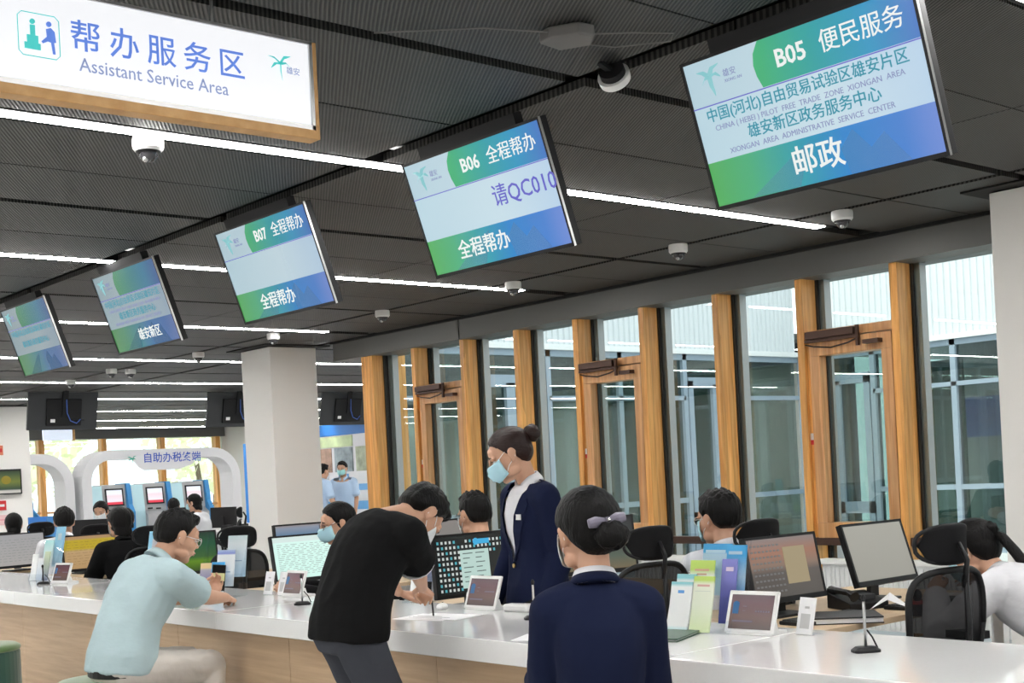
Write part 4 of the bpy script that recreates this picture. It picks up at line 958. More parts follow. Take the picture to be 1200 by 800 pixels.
# ---------------------------------------------------------------- things on the counter
def tablet(loc, rz, label, w=.216, h=.162, k=1, tilt=20):
    t = thing('counter_tablet', label, 'tablet', (loc[0], loc[1], CT), rz, 'white framed evaluation tablets')
    hd = link('frame', B(-w / 2, w / 2, .0, .012, 0, h).mesh('frame', WHITEP), t, (0, 0, .006), (-math.radians(tilt), 0, 0)); bevel(hd, .004)
    b = .016
    part('screen', B(-w / 2 + b, w / 2 - b, -.0012, .002, b, h - b), glow('tablet picture', [(0, (.10, .075, .07)), (.35, (.2, .1, .085)), (.7, (.17, .055, .075)), (1, (.1, .05, .07))], .5 * k, 0, h, 2), hd)
    part('screen_figure', MB().box(-w * .38, -w * .26, -.002, 0, h * .45, h * .72).cyl((-w * .32, -.002, h * .66), .014, .002, 14, 'y'), mat('tablet blue', (0, 0, 0), emit=.5, ecol=(.05, .22, .5)), hd)
    g = MB()
    for i in range(6): g.box(w * .08 + i * .011, w * .08 + i * .011 + .007, -.002, 0, h * .5, h * .5 + .006)
    g.box(-w * .18, -w * .1, -.002, 0, h * .62, h * .635).box(-w * .18, -w * .12, -.002, 0, h * .52, h * .53).box(-w * .36, w * .05, -.002, 0, h * .26, h * .3)
    part('screen_text', g, mat('tablet text', (0, 0, 0), emit=.4, ecol=(.3, .25, .35)), hd)['kind'] = 'stuff'
    part('foot', MB().prism([(0, 0), (.11, 0), (.11, .012), (.055, .018), (.044, .05), (.036, .05), (.014, .008), (0, .006)], -w * .45, w * .45, 'x'), WHITEP, t, .002)
tablet((-3.08, 3.74), .09, 'white framed tablet with dark red screen right of the green brochures')
tablet((-4.78, 3.85), .07, 'white framed tablet with purple screen in front of the icon monitor')
tablet((-6.42, 3.81), .09, 'white framed tablet in front of the bright white monitor', .185, .15, 1.3); tablet((-9.36, 3.63), .3, 'small white framed tablet at the left behind the black microphone', .185, .15, 1.2)
def card(loc, rz, label, w=.078, h=.135, tilt=14):
    t = thing('card_stand', label, 'card', (loc[0], loc[1], CT), rz, 'narrow white card stands')
    hd = link('card', B(-w / 2, w / 2, 0, .006, 0, h).mesh('card', PAPER), t, (0, 0, .003), (-math.radians(tilt), 0, 0))
    part('grey_print', MB().box(-w * .3, w * .3, -.0008, .0, h * .16, h * .56).box(-w * .1, w * .18, -.0008, 0, h * .7, h * .76), mat('light grey print', (.5, .5, .5), .7), hd)
    part('foot', B(-w / 2, w / 2, .0, .06, 0, .004), ACRYL, t)
card((-2.90, 3.83), -.15, 'white card stand right of the dark red tablet'); card((-6.7, 3.82), .15, 'white card stand left of its twin, beside the brochures', .075); card((-6.56, 3.83), .1, 'white card stand between its twin and the middle tablet', .075); card((-9.5, 3.68), .3, 'white card stand left of the leftmost tablet', .07)
def mic(loc, label, h=.15):
    t = thing('microphone', label, 'microphone', (loc[0], loc[1], CT), 1.0, 'small stalk microphones')
    part('base', MB().loft([[(a * .045 * q, b * .032 * q, z) for a, b in [(math.copysign(abs(math.cos(u)) ** .5, math.cos(u)), math.copysign(abs(math.sin(u)) ** .5, math.sin(u))) for u in [2 * PI * j / 20 for j in range(20)]]] for z, q in ((0, 1), (.008, 1), (.018, .7), (.02, .3))]), BLACKP, t, smooth=False)
    part('stalk', MB().tube([(0, 0, .015), (0, 0, h)], .0048, 10), SILVER if h > .13 else BLACKP, t, smooth=True); part('capsule', MB().tube([(0, 0, h), (0, 0, h + .012), (0, 0, h + .022)], [.006, .0085, .004], 10), BLACKP, t, smooth=True)
    part('cable', MB().tube([(.01, .008, .07), (.03, .015, .045), (.045, .012, .01)], .003, 6), BLACKP, t)
mic((-2.48, 3.60), 'slim microphone with silver stalk at the right end of the counter', .165); mic((-4.24, 3.72), 'slim black microphone between the standing and the seated woman in navy', .15); mic((-5.95, 3.6), 'small black microphone right of the middle tablet', .14); mic((-9.45, 3.55), 'small black microphone at the left end of the counter', .12)
# brochures
def leaf(name, x0, x1, y, z0, z1, cols, parent, tilt=12, curl=.0):
    """cols: [(z fraction from the bottom, colour)] bands on one leaflet"""
    o = link(name, None, parent)
    bpy.data.objects.remove(o)
    q = MB(); n = 6; vs = []; t_ = math.tan(math.radians(tilt))
    for i in range(n + 1):
        k = i / n; z = z0 + (z1 - z0) * k; yy = y + (z - z0) * t_ - curl * (1 - k) ** 2
        for xx in (x0, x1):
            vs += [(xx, yy, z), (xx, yy + .006, z)]
    fs = []
    for i in range(n):
        a = i * 4; b = a + 4; fs += [(a, a + 2, b + 2, b), (a + 1, b + 1, b + 3, a + 3), (a, b, b + 1, a + 1), (a + 2, a + 3, b + 3, b + 2)]
    fs += [(0, 1, 3, 2), (n * 4, n * 4 + 2, n * 4 + 3, n * 4 + 1)]
    q.add(vs, fs)
    m_ = bpy.data.materials.new(name + ' print'); m_.use_nodes = True; nt = m_.node_tree; b_ = nt.nodes['Principled BSDF']; b_.inputs['Roughness'].default_value = .35
    tc = _n(nt, 'ShaderNodeTexCoord'); sp = _n(nt, 'ShaderNodeSeparateXYZ'); rp = _n(nt, 'ShaderNodeValToRGB'); rp.color_ramp.interpolation = 'LINEAR'
    while len(rp.color_ramp.elements) < len(cols): rp.color_ramp.elements.new(.5)
    for e, (p, c) in zip(rp.color_ramp.elements, cols): e.position = p; e.color = (*c, 1)
    nt.links.new(tc.outputs['Generated'], sp.inputs[0]); nt.links.new(sp.outputs[2], rp.inputs[0]); nt.links.new(rp.outputs[0], b_.inputs['Base Color'])
    return part(name, q, m_, parent), t_
def printing(parent, x0, x1, y, z0, rows, tilt=12):
    t_ = math.tan(math.radians(tilt)); g = MB(); mats = []
    for (z, h_, a, b, c) in rows:
        mats.append(mat('print', c, .5)); g.mi = len(mats) - 1; yy = y + (z - z0) * t_ - .0012; w_ = x1 - x0
        g.add([(x0 + a * w_, yy, z), (x0 + b * w_, yy, z), (x0 + b * w_, yy + h_ * t_, z + h_), (x0 + a * w_, yy + h_ * t_, z + h_)], [(0, 1, 2, 3)])
    part('print', g, mats, parent)
WH = (.78, .8, .8); TL = (.25, .58, .62); GR = (.45, .62, .12); PGR = (.62, .74, .42); BL = (.05, .38, .72); PBL = (.5, .68, .8); VI = (.13, .13, .42)
def holder(loc, rz, label, tiers, w=.28, h=.34, s=1.0):
    t = thing('brochure_holder', label, 'brochure holder', (loc[0], loc[1], CT), rz, 'acrylic brochure holders')
    sh = MB()
    for i, (y, z0, z1) in enumerate(((.0, .0, .05), (.06, .05, .13), (.12, .12, h))): sh.add([(-w / 2, y, z0), (w / 2, y, z0), (w / 2, y + (z1 - z0) * .21, z1), (-w / 2, y + (z1 - z0) * .21, z1)], [(0, 1, 2, 3)])
    for q in (-1, 1): sh.add([(q * w / 2, -.0, 0), (q * w / 2, .13, 0), (q * w / 2, .13 + h * .17, h), (q * w / 2, .05, .1)], [(0, 1, 2, 3)])
    sh.add([(-w / 2, 0, .001), (w / 2, 0, .001), (w / 2, .13, .001), (-w / 2, .13, .001)], [(0, 1, 2, 3)])
    o = part('acrylic_shell', sh, ACRYL, t); q = o.modifiers.new('solid', 'SOLIDIFY'); q.thickness = .003; bv = 0
    for (x0, x1, y, z0, z1, cols, rows, curl) in tiers:
        lf, _ = leaf('brochure', x0, x1, y, z0, z1, cols, t, 12, curl)
        if rows: printing(lf, x0, x1, y, z0, rows)
    return t
tx = (.3, .42, .55)
holder((-3.29, 3.70), .12, 'acrylic holder with green, white and purple brochures right of the foreground woman', [
    (-.065, .065, .125, .13, .325, [(0, PBL), (.8, PBL), (.84, BL), (1, BL)], [(.29, .012, .1, .8, PBL)], 0), (.045, .132, .122, .12, .32, [(0, BL), (.4, PBL), (.8, BL), (1, BL)], [(.285, .012, .1, .8, PBL)], 0),
    (-.09, .02, .065, .05, .265, [(0, PGR), (.75, (.74, .8, .68)), (.84, GR), (1, GR)], [(.225, .008, .2, .8, (.6, .35, .25)), (.21, .006, .3, .7, (.6, .35, .25))], 0), (.048, .115, .07, .03, .27, [(0, (.07, .08, .3)), (1, (.2, .2, .55))], [(.225, .016, .3, .8, (.7, .6, .75))], 0),
    (-.135, -.038, -.0, .004, .188, [(0, TL), (.12, WH), (.9, WH), (.96, TL), (1, TL)], [(.135, .022, .35, .65, (.1, .3, .65)), (.095, .008, .12, .88, (.3, .4, .6)), (.078, .012, .1, .9, (.15, .2, .5))], .02),
    (-.128, -.04, .03, .03, .215, [(0, WH), (.86, WH), (.92, TL), (1, TL)], None, 0),
    (-.035, .058, .004, .004, .21, [(0, PGR), (.5, (.7, .76, .6)), (.86, (.72, .76, .62)), (.93, GR), (1, GR)], [(.172, .008, .2, .8, (.6, .35, .3))] + [(.04 + .016 * j, .004, .1, .85, (.5, .55, .5)) for j in range(8)], .015)])
holder((-6.87, 3.58), .55, 'acrylic holder with blue and white brochures in front of the seated man', [
    (-.0, .125, .125, .11, .35, [(0, PBL), (.8, WH), (1, (.6, .7, .7))], [(.2, .006, .1, .8, tx)], 0), (-.04, .075, .07, .06, .27, [(0, WH), (.86, WH), (.9, (.2, .25, .6)), (1, (.4, .5, .7))], [(.14, .006, .1, .8, tx)], 0),
    (-.12, -.045, .01, .004, .2, [(0, WH), (.45, WH), (.5, (.2, .2, .35)), (.8, (.35, .33, .42)), (.86, (.7, .52, .25)), (1, (.7, .52, .25))], None, 0), (-.04, .045, .0, .004, .205, [(0, WH), (.25, (.6, .75, .85)), (.45, BL), (1, BL)], [(.13, .04, .3, .7, (.6, .75, .85))], 0)], .27, .37)
holder((-8.1, 3.62), .3, 'acrylic holder with pale blue brochures behind the back of the seated man', [
    (.0, .13, .12, .1, .37, [(0, PBL), (.8, (.3, .62, .82)), (1, (.3, .62, .82))], [(.26, .06, .3, .7, (.65, .6, .62))], 0), (-.1, 0, .07, .05, .2, [(0, BL), (1, (.15, .55, .8))], None, 0), (-.13, -.06, .01, .004, .14, [(0, (.3, .3, .62)), (1, (.35, .35, .7))], [(.1, .008, .2, .8, WH)], 0)], .27, .36)
holder((-9.85, 3.66), .2, 'acrylic holder with a tall light blue brochure at the left end of the counter', [
    (.0, .12, .12, .1, .40, [(0, PBL), (.8, (.3, .62, .82)), (1, (.3, .62, .82))], [(.3, .05, .3, .7, (.6, .7, .75))], 0), (-.1, .02, .1, .1, .3, [(0, WH), (1, (.3, .6, .6))], None, 0), (-.13, -.06, .01, .004, .2, [(0, WH), (1, WH)], None, 0), (-.05, .02, .01, .004, .17, [(0, (.5, .6, .7)), (1, WH)], None, 0), (.03, .1, .01, .004, .22, [(0, (.1, .12, .2)), (1, (.5, .6, .4))], None, 0)], .28, .4)
holder((-5.38, 3.9), .1, 'acrylic holder with white brochure behind the face of the bent man', [
    (-.06, .06, .12, .1, .3, [(0, (.4, .45, .6)), (.5, (.25, .25, .5)), (.6, WH), (.7, (.7, .6, .3)), (.8, WH), (1, WH)], None, 0), (-.06, .05, .03, .004, .17, [(0, WH), (1, WH)], None, 0)], .16, .34)
simple('paper_sheets', 'white printed sheets under the hand of the bent man', 'paper', (-4.75, 3.55, CT), .2, [('sheet', MB().box(-.15, .15, -.105, .105, 0, .002), PAPER, 0), ('sheet', MB().box(-.1, .2, -.08, .12, .002, .004), PAPER, 0), ('print', MB().box(-.1, .1, -.05, -.045, .004, .005).box(-.1, .12, -.02, -.015, .004, .005).box(-.1, .05, .01, .015, .004, .005), GREYP, 0)])
simple('paper_sheets', 'white and blue papers left of the foreground woman', 'paper', (-3.72, 3.33, CT), .5, [('sheet', MB().box(-.12, .16, -.09, .09, 0, .003), PAPER, 0), ('blue_sheet', MB().box(-.02, .14, -.08, .06, .003, .004), mat('blue print', (.35, .5, .75), .7), 0)])
simple('green_folder', 'dark green folder lying on the counter right of the foreground woman', 'folder', (-3.42, 3.52, CT), .38, [('cover', B(-.2, .2, -.13, .13, .008, .013), mat('dark green cover', (.05, .11, .07), .35), .002), ('pages', B(-.19, .19, -.12, .12, .002, .008), PAPER, 0), ('back_cover', B(-.2, .2, -.13, .13, 0, .002), mat('green cover', (.04, .1, .06), .5), 0), ('label_strip', B(-.08, .06, .03, .045, .013, .0135), WHITEP, 0)])
simple('tissue_box', 'small white box behind the purple tablet', 'box', (-4.55, 3.9, CT), .2, [('box', B(-.07, .07, -.035, .035, 0, .035), WHITEP, .01), ('slot', B(-.03, .03, -.006, .006, .035, .036), GREYP, 0)])
simple('computer_mouse', 'small grey mouse left of the purple tablet', 'mouse', (-5.0, 3.8, CT), .8, [('shell', MB().ell((0, 0, .012), (.028, .048, .018)), WHITEP, 0), ('wheel', B(-.003, .003, .015, .03, .024, .031), BLACKP, 0)])
simple('blue_document_tray', 'stack of blue trays behind the leftmost clerk', 'tray', (-16.4, 6.25, .74), .3, [('tray', B(-.17, .17, -.15, .15, .05 + .09 * k, .06 + .09 * k), mat('blue plastic', (.08, .28, .65), .5), 0) for k in range(4)] + [('frame', MB().box(-.18, -.17, -.15, .15, 0, .4).box(.17, .18, -.15, .15, 0, .4).box(-.18, .18, .149, .16, 0, .4), mat('blue plastic frame', (.08, .28, .65), .5), 0)])
# pouffes
VEL = mat('teal green velvet', (.012, .085, .06), .6, sheen=.6); VELT = mat('moss green velvet', (.1, .2, .06), .6, sheen=.6)
def pouffe(x, y, r_, label):
    t = thing('pouffe', label, 'stool', (x, y, 0), 0, 'round green pouffes')
    part('body', MB().lathe([(0, .02), (r_ - .01, .02), (r_, .05), (r_, .43), (r_ - .006, .445), (0, .445)], 40), VEL, t, smooth=False); part('cushion', MB().lathe([(0, .445), (r_ - .004, .445), (r_ + .004, .455), (r_ + .002, .47), (r_ - .02, .485), (r_ * .6, .492), (0, .493)], 40), VELT, t, smooth=True)
    part('foot_ring', MB().cyl((0, 0, 0), r_ - .03, .02, 24), BLACKM, t)
pouffe(-6.22, 2.62, .24, 'round green pouffe under the man in the light blue polo'); pouffe(-8.42, 2.74, .24, 'round dark teal pouffe at the left picture edge'); pouffe(-2.62, 2.42, .24, 'round green pouffe under the woman with the hair bow')
# ================================================================ distance
# hanging displays of the opposite counter, seen from behind
def back_display(y, label):
    t = thing('ceiling_display', label, 'screen', (-19.0, y, 2.93), -PI / 2, 'hanging displays seen from behind'); t.rotation_euler = (math.radians(14), 0, -PI / 2 + PI)
    # local x along world y, faces away (-x world)
    part('housing', B(0, 1.06, 0, .04, -.57, 0), DGREY, t, .004); part('rear_cover', B(.27, .8, -.035, 0, -.5, -.1), BLACKM, t, .006)
    part('bracket', MB().box(.5, .58, -.06, -.03, -.35, .03).bar((.54, -.05, .0), (.54, -.03, .08), .03), BLACKP, t); part('label', B(.33, .40, -.037, -.034, -.45, -.4), WHITEP, t)
    part('blue_cable', MB().tube([(.55, -.065, -.1), (.56, -.08, -.3), (.62, -.07, -.42), (.72, -.06, -.46), (.78, -.05, -.4)], .008, 6), mat('blue cable', (.05, .12, .45), .5), t)
    part('white_plug', MB().box(.68, .84, -.05, -.036, -.42, -.405), BLACKP, t)
for y, l in ((7.06, 'black back of a hanging screen above the white arches at the left'), (9.95, 'black back of a hanging screen left behind the centre pillar'), (12.1, 'black back of a hanging screen right behind the centre pillar')): back_display(y, l)
ARCH = mat('white arch panel', (.62, .62, .64), .5); ARCHI = mat('inner arch panel', (.78, .78, .77), .6)
def arch(y0, y1, x, h, label, text_=None, wd=.5):
    t = thing('arch_frame', label, 'arch', (x, y0, 0), 0, 'white arches round the self-service area'); L = y1 - y0
    def ring(r0, d):
        pts = [(d, 0)]; R_ = .55
        for i in range(9): a = PI - PI / 2 * i / 8; pts.append((R_ + (R_ - d) * math.cos(a) * 1.0, h - R_ + (R_ - d) * math.sin(a)))
        for i in range(9): a = PI / 2 - PI / 2 * i / 8; pts.append((L - R_ + (R_ - d) * math.cos(a), h - R_ + (R_ - d) * math.sin(a)))
        pts.append((L - d, 0)); return pts
    o, i_ = ring(0, 0), ring(0, .17); n = len(o); vs = []; fs = []
    for dx in (0, -wd):
        vs += [(dx, a, b) for a, b in o] + [(dx, a, b) for a, b in i_]
    for k in range(n - 1):
        fs += [(k, k + 1, n + k + 1, n + k), (2 * n + k, 3 * n + k, 3 * n + k + 1, 2 * n + k + 1), (k, 2 * n + k, 2 * n + k + 1, k + 1), (n + k, n + k + 1, 3 * n + k + 1, 3 * n + k)]
    part('frame', MB().add(vs, fs), ARCH, t)
    if text_:
        part('name_plate', MB().prism([(.85, h - .1), (1.05, h - .33), (1.15, h - .38), (L - 1.25, h - .38), (L - 1.0, h - .3), (L - .8, h - .1)], .0, .03, 'x'), ARCH, t, .004)
        text(text_, .19, mat('blue arch lettering', (.03, .08, .42), .5), t, (.035, L * .55, h - .17), (PI / 2, 0, PI / 2), bold=.01); e = MB(); e.T = Matrix.Rotation(PI / 2, 4, 'Z'); emblem(e, L * .3, h - .17, .09, -.04); part('emblem', e, mat('green emblem', (.03, .4, .28), .5), t)
    return t
arch(9.03, 12.1, -22, 2.15, 'wide white arch with blue lettering framing the self-service machines', '自助办税终端'); arch(5.6, 8.93, -22.1, 2.12, 'white arch at the left, partly behind the left pillar')
KG = mat('kiosk grey', (.36, .37, .38), .45); KB = mat('kiosk blue side', (.03, .22, .5), .45); KC = mat('kiosk pale cyan side', (.45, .66, .72), .5)
def kiosk(y, label, x=-25):
    t = thing('self_service_kiosk', label, 'kiosk', (x, y, 0), 0, 'self-service machines under the arch')
    part('body', MB().prism([(0, 0), (-.55, 0), (-.55, 1.56), (-.12, 1.56), (-.06, 1.0), (.1, .92), (.1, 0)], .03, .53, 'y'), KG, t, .01)
    part('side_panel', MB().prism([(.02, 0), (-.6, 0), (-.6, 1.54), (-.1, 1.54), (-.02, 1.0)], -.22, .03, 'y'), KC, t); part('side_panel', MB().prism([(.1, 0), (-.6, 0), (-.6, 1.58), (-.08, 1.58), (0, 1.25), (.0, 1.15), (.12, 1.0), (.1, .5)], .53, .63, 'y'), KB, t, .01)
    hd = part('screen_surround', MB().prism([(-.1, 1.48), (-.055, 1.13), (-.045, 1.13), (-.09, 1.48)], .09, .47, 'y'), BLACKP, t)
    part('screen', MB().prism([(-.09, 1.45), (-.055, 1.16), (-.045, 1.16), (-.08, 1.45)], .12, .44, 'y'), glow('kiosk picture', [(0, (.75, .04, .07)), (.15, (.75, .05, .09)), (.2, (.85, .8, .88)), (.6, (.85, .7, .76)), (.75, (.85, .87, .95)), (1, (.82, .86, .97))], 1.0, 1.16, 1.45, 2), hd)
    part('card_slots', MB().box(-.055, -.035, .1, .2, 1.03, 1.06).box(-.055, -.035, .28, .38, 1.02, 1.05), BLACKP, t)
    return t
for k, l in enumerate(('self-service machine, leftmost of the three under the lettered arch', 'self-service machine, middle one of the three under the lettered arch', 'self-service machine, rightmost of the three under the lettered arch')): kiosk(10.66 + .87 * k, l)
kiosk(9.0, 'self-service machine turned sideways inside the left arch', -24.8).rotation_euler = (0, 0, .9)
simple('hanging_sign', 'small white hanging sign with wood end below the screen back', 'sign', (-20, 7.62, 2.26), 0, [('box', B(-.02, .02, 0, .46, 0, .18), mat('lit pale sign', (.7, .75, .85), .5, emit=.6, ecol=(.75, .85, 1)), .0), ('wood_end', B(-.03, .03, .46, .5, -.01, .19), SIGNF, 0), ('rod', B(-.005, .005, .2, .21, .18, .69), SILVER, 0)])
# left pillar fittings
t = thing('wall_screen', 'wall mounted screen with a yellow picture on the left pillar', 'screen', (-22.03, 7.3, 1.46)); part('housing', B(0, .05, 0, .68, 0, .42), BLACKP, t, .004)
sc_ = part('screen', B(.05, .053, .02, .655, .02, .39), glow('pillar screen', [(0, (.5, .48, .44)), (.14, (.5, .48, .44)), (.2, (.02, .05, .03)), (.5, (.14, .17, .03)), (.8, (.05, .08, .03)), (1, (.01, .02, .01))], 1, 0, .42, 2), t)
part('flower', MB().ell((.053, .42, .24), (.003, .08, .07)), mat('screen yellow', (0, 0, 0), emit=.45, ecol=(.5, .4, .02)), sc_)
simple('extinguisher_sign', 'red and white fire sign on the left pillar', 'sign', (-22.04, 7.5, 1.2), 0, [('plate', B(0, .01, 0, .22, 0, .16), RED, 0), ('white_bar', B(.01, .012, .03, .19, .06, .1), WHITEP, 0)])
simple('pink_sticker', 'pale pink notice on the left pillar', 'notice', (-22.04, 7.45, .95), 0, [('sheet', B(0, .004, 0, .45, 0, .17), mat('pale pink', (.75, .5, .5), .7), 0), ('pink_line', B(.004, .005, .08, .38, .08, .1), mat('pink', (.7, .3, .33), .7), 0)])
simple('alarm_box', 'small orange alarm box high on the left pillar', 'alarm', (-22.04, 7.6, 2.12), 0, [('box', B(0, .05, 0, .1, 0, .16), mat('orange alarm', (.65, .2, .1), .5), .004), ('lens', B(.05, .055, .02, .08, .05, .11), RED, 0)])
# information boards behind the centre pillar
t = thing('information_wall', 'white information wall with photographs and blue band behind the centre pillar', 'display wall', (-29, 17.28, 0))
WHB = mat('white display board', (.72, .72, .76), .6); BLB = mat('blue display band', (.02, .16, .5), .5)
part('board', B(-.6, 5.2, -.08, 0, .25, 2.62), WHB, t); part('blue_band', B(-.6, 5.2, -.1, 0, 2.5, 2.78), BLB, t); part('lower_band', B(-.6, 5.2, -.1, -.07, .72, .92), mat('mid blue band', (.1, .32, .62), .5), t)
for i in range(6):
    x0 = -.35 + i * .92
    part('photograph', B(x0, x0 + .78, -.1, -.08, 1.62, 2.2), mat('photo print', [(.32, .36, .3), (.3, .38, .16), (.4, .26, .2), (.25, .3, .33), (.36, .4, .3), (.3, .25, .22)][i], .6, var=.9, vscale=5), t)
part('green_picture', B(.6, 3.2, -.095, -.08, 2.22, 2.48), mat('leaf print', (.5, .6, .35), .6, var=.6, vscale=3), t)
for i in range(6):
    for j in range(3): part('leaflet', B(.0 + i * .85, .42 + i * .85, -.1, -.08, 1.42 - j * .25, 1.57 - j * .25), mat('blue leaflet', (.15, .38, .7) if (i + j) % 2 else (.7, .72, .76), .6), t)
BLP = mat('bright blue panel', (.04, .25, .7), .5)
simple('blue_banner_stand', 'tall blue banner at the left edge of the centre pillar', 'banner', (-27.3, 15.45, 0), .6, [('banner', B(-.32, .32, 0, .03, .1, 2.4), BLP, 0), ('lettering_block', B(-.2, .2, -.004, 0, 1.5, 1.8), WHITEP, 0), ('base', B(-.35, .35, -.15, .15, 0, .1), ALU, 0)])
# opposite counter with its clutter
def fardesk(x, y, rz, L, label):
    t = thing('far_desk', label, 'desk', (x, y, 0), rz, 'white desks of the opposite counter'); part('desktop', B(-L / 2, L / 2, -.35, .35, .69, .74), WHITEM, t, .004); part('front_panel', B(-L / 2, L / 2, .3, .33, .03, .69), WHITEM, t)
    part('side_panel', B(-L / 2, -L / 2 + .03, -.33, .3, 0, .69), WHITEM, t); part('side_panel', B(L / 2 - .03, L / 2, -.33, .3, 0, .69), WHITEM, t)
fardesk(-20.2, 10.75, PI / 2 + .3, 3.2, 'white desk in the distance below the self-service machines'); fardesk(-15.0, 6.35, PI / 2 + .3, 1.7, 'white desk of the distant masked clerk'); fardesk(-18.1, 9.85, PI / 2 + .3, 1.2, 'white desk of the distant woman in white')
simple('ring_binder_row', 'black devices on the distant white desk', 'device', (-17.3, 9.45, .62), PI / 2 + .3, [('device', B(-.25, -.12, 0, .1, .1, .22), BLACKP, 0), ('device', B(-.1, .06, 0, .1, .1, .2), BLACKP, 0), ('device', B(.08, .2, 0, .1, .1, .22), BLACKP, 0), ('shelf', B(-.3, .3, -.05, .15, .08, .1), WHITEM, 0)])
PRN = mat('pale printer plastic', (.6, .62, .66), .5)
simple('printer', 'pale grey printer in front of the centre pillar', 'printer', (-19.9, 11.55, .74), -.3, [('body', B(-.28, .28, -.25, .25, 0, .42), PRN, .02), ('paper_tray', B(-.2, .2, -.1, .2, .42, .6), mat('grey blue plastic', (.35, .42, .5), .5), .01), ('panel', B(.28, .285, -.2, .2, .3, .38), DGREY, 0)])
# ================================================================ the people
def wp(x, y, z): return (x, y, z)
rad = math.radians
# woman in navy, standing behind the counter, looking down to the left
person('woman in navy blazer and blue mask standing behind the counter, looking down', (-4.69, 4.15), rad(166), 1.0, 'f', .815, 2, 2, 0, 14, (-28, 24, 0), hair=('up', .010), hairmat=HAIRB, bun=((0, -.13, .04), (.04, .036, .04)), mask=MASKM, vox=.0055, cvox=.008, legs=dict(L=(-.09, 0, .08), R=(.09, .02, .08)),
       arms=dict(L=dict(w=(-4.52, 4.06, .80), world=1, hint=(.2, -1, 0), hd=(-.25, -.2, -.9), hn=(.2, -1, 0), curl=.6), R=dict(w=(.24, .1, .8), hint=(.6, -1, 0), curl=.6)),
       top=dict(name='blazer', m=NAVY, sleeve='long', skirt=1, open=(.3, .1), inner=SHIRTW, collar=dict(m=SHIRTW, h=.042, gap=.55), grow=.018, cuff=1.0, fold=.004), tr=BLKTR)
# woman in navy with bow, back to the camera
w4 = person('woman in navy suit seated in front of the counter, back to camera, bow in hair', (-2.705, 2.62), rad(50), 1.0, 'f', .53, 3, 10, 0, 6, (22, 6, 0), hair=('up', .016), bun=((.012, -.128, -.022), (.05, .038, .04)), mask=MASKW, vox=.006, cvox=.008, legs=dict(L=(-.12, .42, .08), R=(.12, .42, .08)),
       arms=dict(L=dict(w=(-.17, .36, .74), hint=(-.0, -.8, -1)), R=dict(w=(.17, .36, .74), hint=(.0, -.8, -1))), broad=.84, shoulder_up=-.005, top=dict(name='blazer', m=NAVY, sleeve='long', skirt=.7, collar=dict(m=SHIRTW, h=.046, gap=.5), collar2=dict(m=NAVY, h=.03, gap=.5, r=.064), grow=.016, cuff=1.0, fold=.007, ff=7), tr=mat('navy trousers', (.012, .016, .045), .85))
b = MB(); b.T = w4['HM'] @ Matrix.Translation((.005, -.128, .022)) @ Matrix.Rotation(-.12, 4, 'Y')
for q in (-1, 1): b.loft([[(q * x, .0 + y0 * math.cos(a) * 1.0, h_ * math.sin(a)) for a in [2 * PI * j / 10 for j in range(10)]] for x, h_, y0 in ((.0, .006, .006), (.015, .011, .008), (.035, .0175, .01), (.058, .014, .007), (.062, .012, .003))])
b.box(-.008, .008, -.012, .008, -.009, .009)
part('hair_bow', b, mat('grey violet satin bow', (.17, .155, .21), .35), w4['root'], smooth=False)
b = MB(); b.T = w4['HM'] @ Matrix.Translation((.005, -.142, .022)); b.ell((0, 0, 0), (.006, .004, .006)); part('bow_stone', b, CHROME, w4['root'], smooth=True)
# man in light blue polo on the pouffe
m1 = person('man in light blue polo and white glasses seated on a green pouffe, holding a phone', (-6.13, 2.66), rad(4), 1.02, 'm', .55, 14, 24, 0, 14, (-6, 18, 0), hair=('man', .014), glasses=mat('white glasses frame', (.75, .75, .75), .4), vox=.006, cvox=.008, broad=1.06,
       legs=dict(L=(-.14, .44, .08), R=(.16, .42, .08)), tr=BEIGE, arms=dict(R=dict(w=(-6.24, 3.31, .815), world=1, hint=(.6, -.5, -1), hd=(-.75, .6, -.08), hn=(.3, .5, .8), curl=.75), L=dict(w=(-6.50, 3.33, .80), world=1, hint=(-.6, -.5, -1), hd=(.1, .5, .75), hn=(-.7, .7, -.3), curl=.7, thumb=.9)),
       top=dict(name='polo_shirt', m=POLO, sleeve='short', collar=dict(m=POLO, h=.045, gap=.4), grow=.022, t0=-.065, fold=.016, ff=7.5))
bl = MB(); bl.T = m1['inv'] @ Matrix.Translation((-6.13, 2.66, 0)); cx1 = m1['spine'](-.02)[0]
q = MB(); rings = [[(math.cos(a) * (.173 + d), math.sin(a) * (.128 + d) + .0, z) for a in [2 * PI * j / 28 for j in range(28)]] for z, d in ((.505, .012), (.51, .017), (.54, .017), (.545, .012))]; q.loft(rings); part('belt', q, BLACKP, m1['root'])
ph = simple('smartphone', 'black smartphone with a yellow screen in the hand of the seated man', 'phone', (-6.52, 3.41, .83), 0, [('body', B(-.037, .037, -.004, .004, 0, .15), BLACKP, .004), ('screen', B(-.034, .034, -.0052, -.003, .006, .144), mat('phone dark screen', (.01, .01, .01), .1), 0), ('yellow_note', B(-.033, .033, -.006, -.005, .055, .1), mat('phone yellow', (0, 0, 0), emit=.7, ecol=(.68, .66, .3)), 0)])
ph.rotation_euler = (rad(-18), rad(6), rad(60))
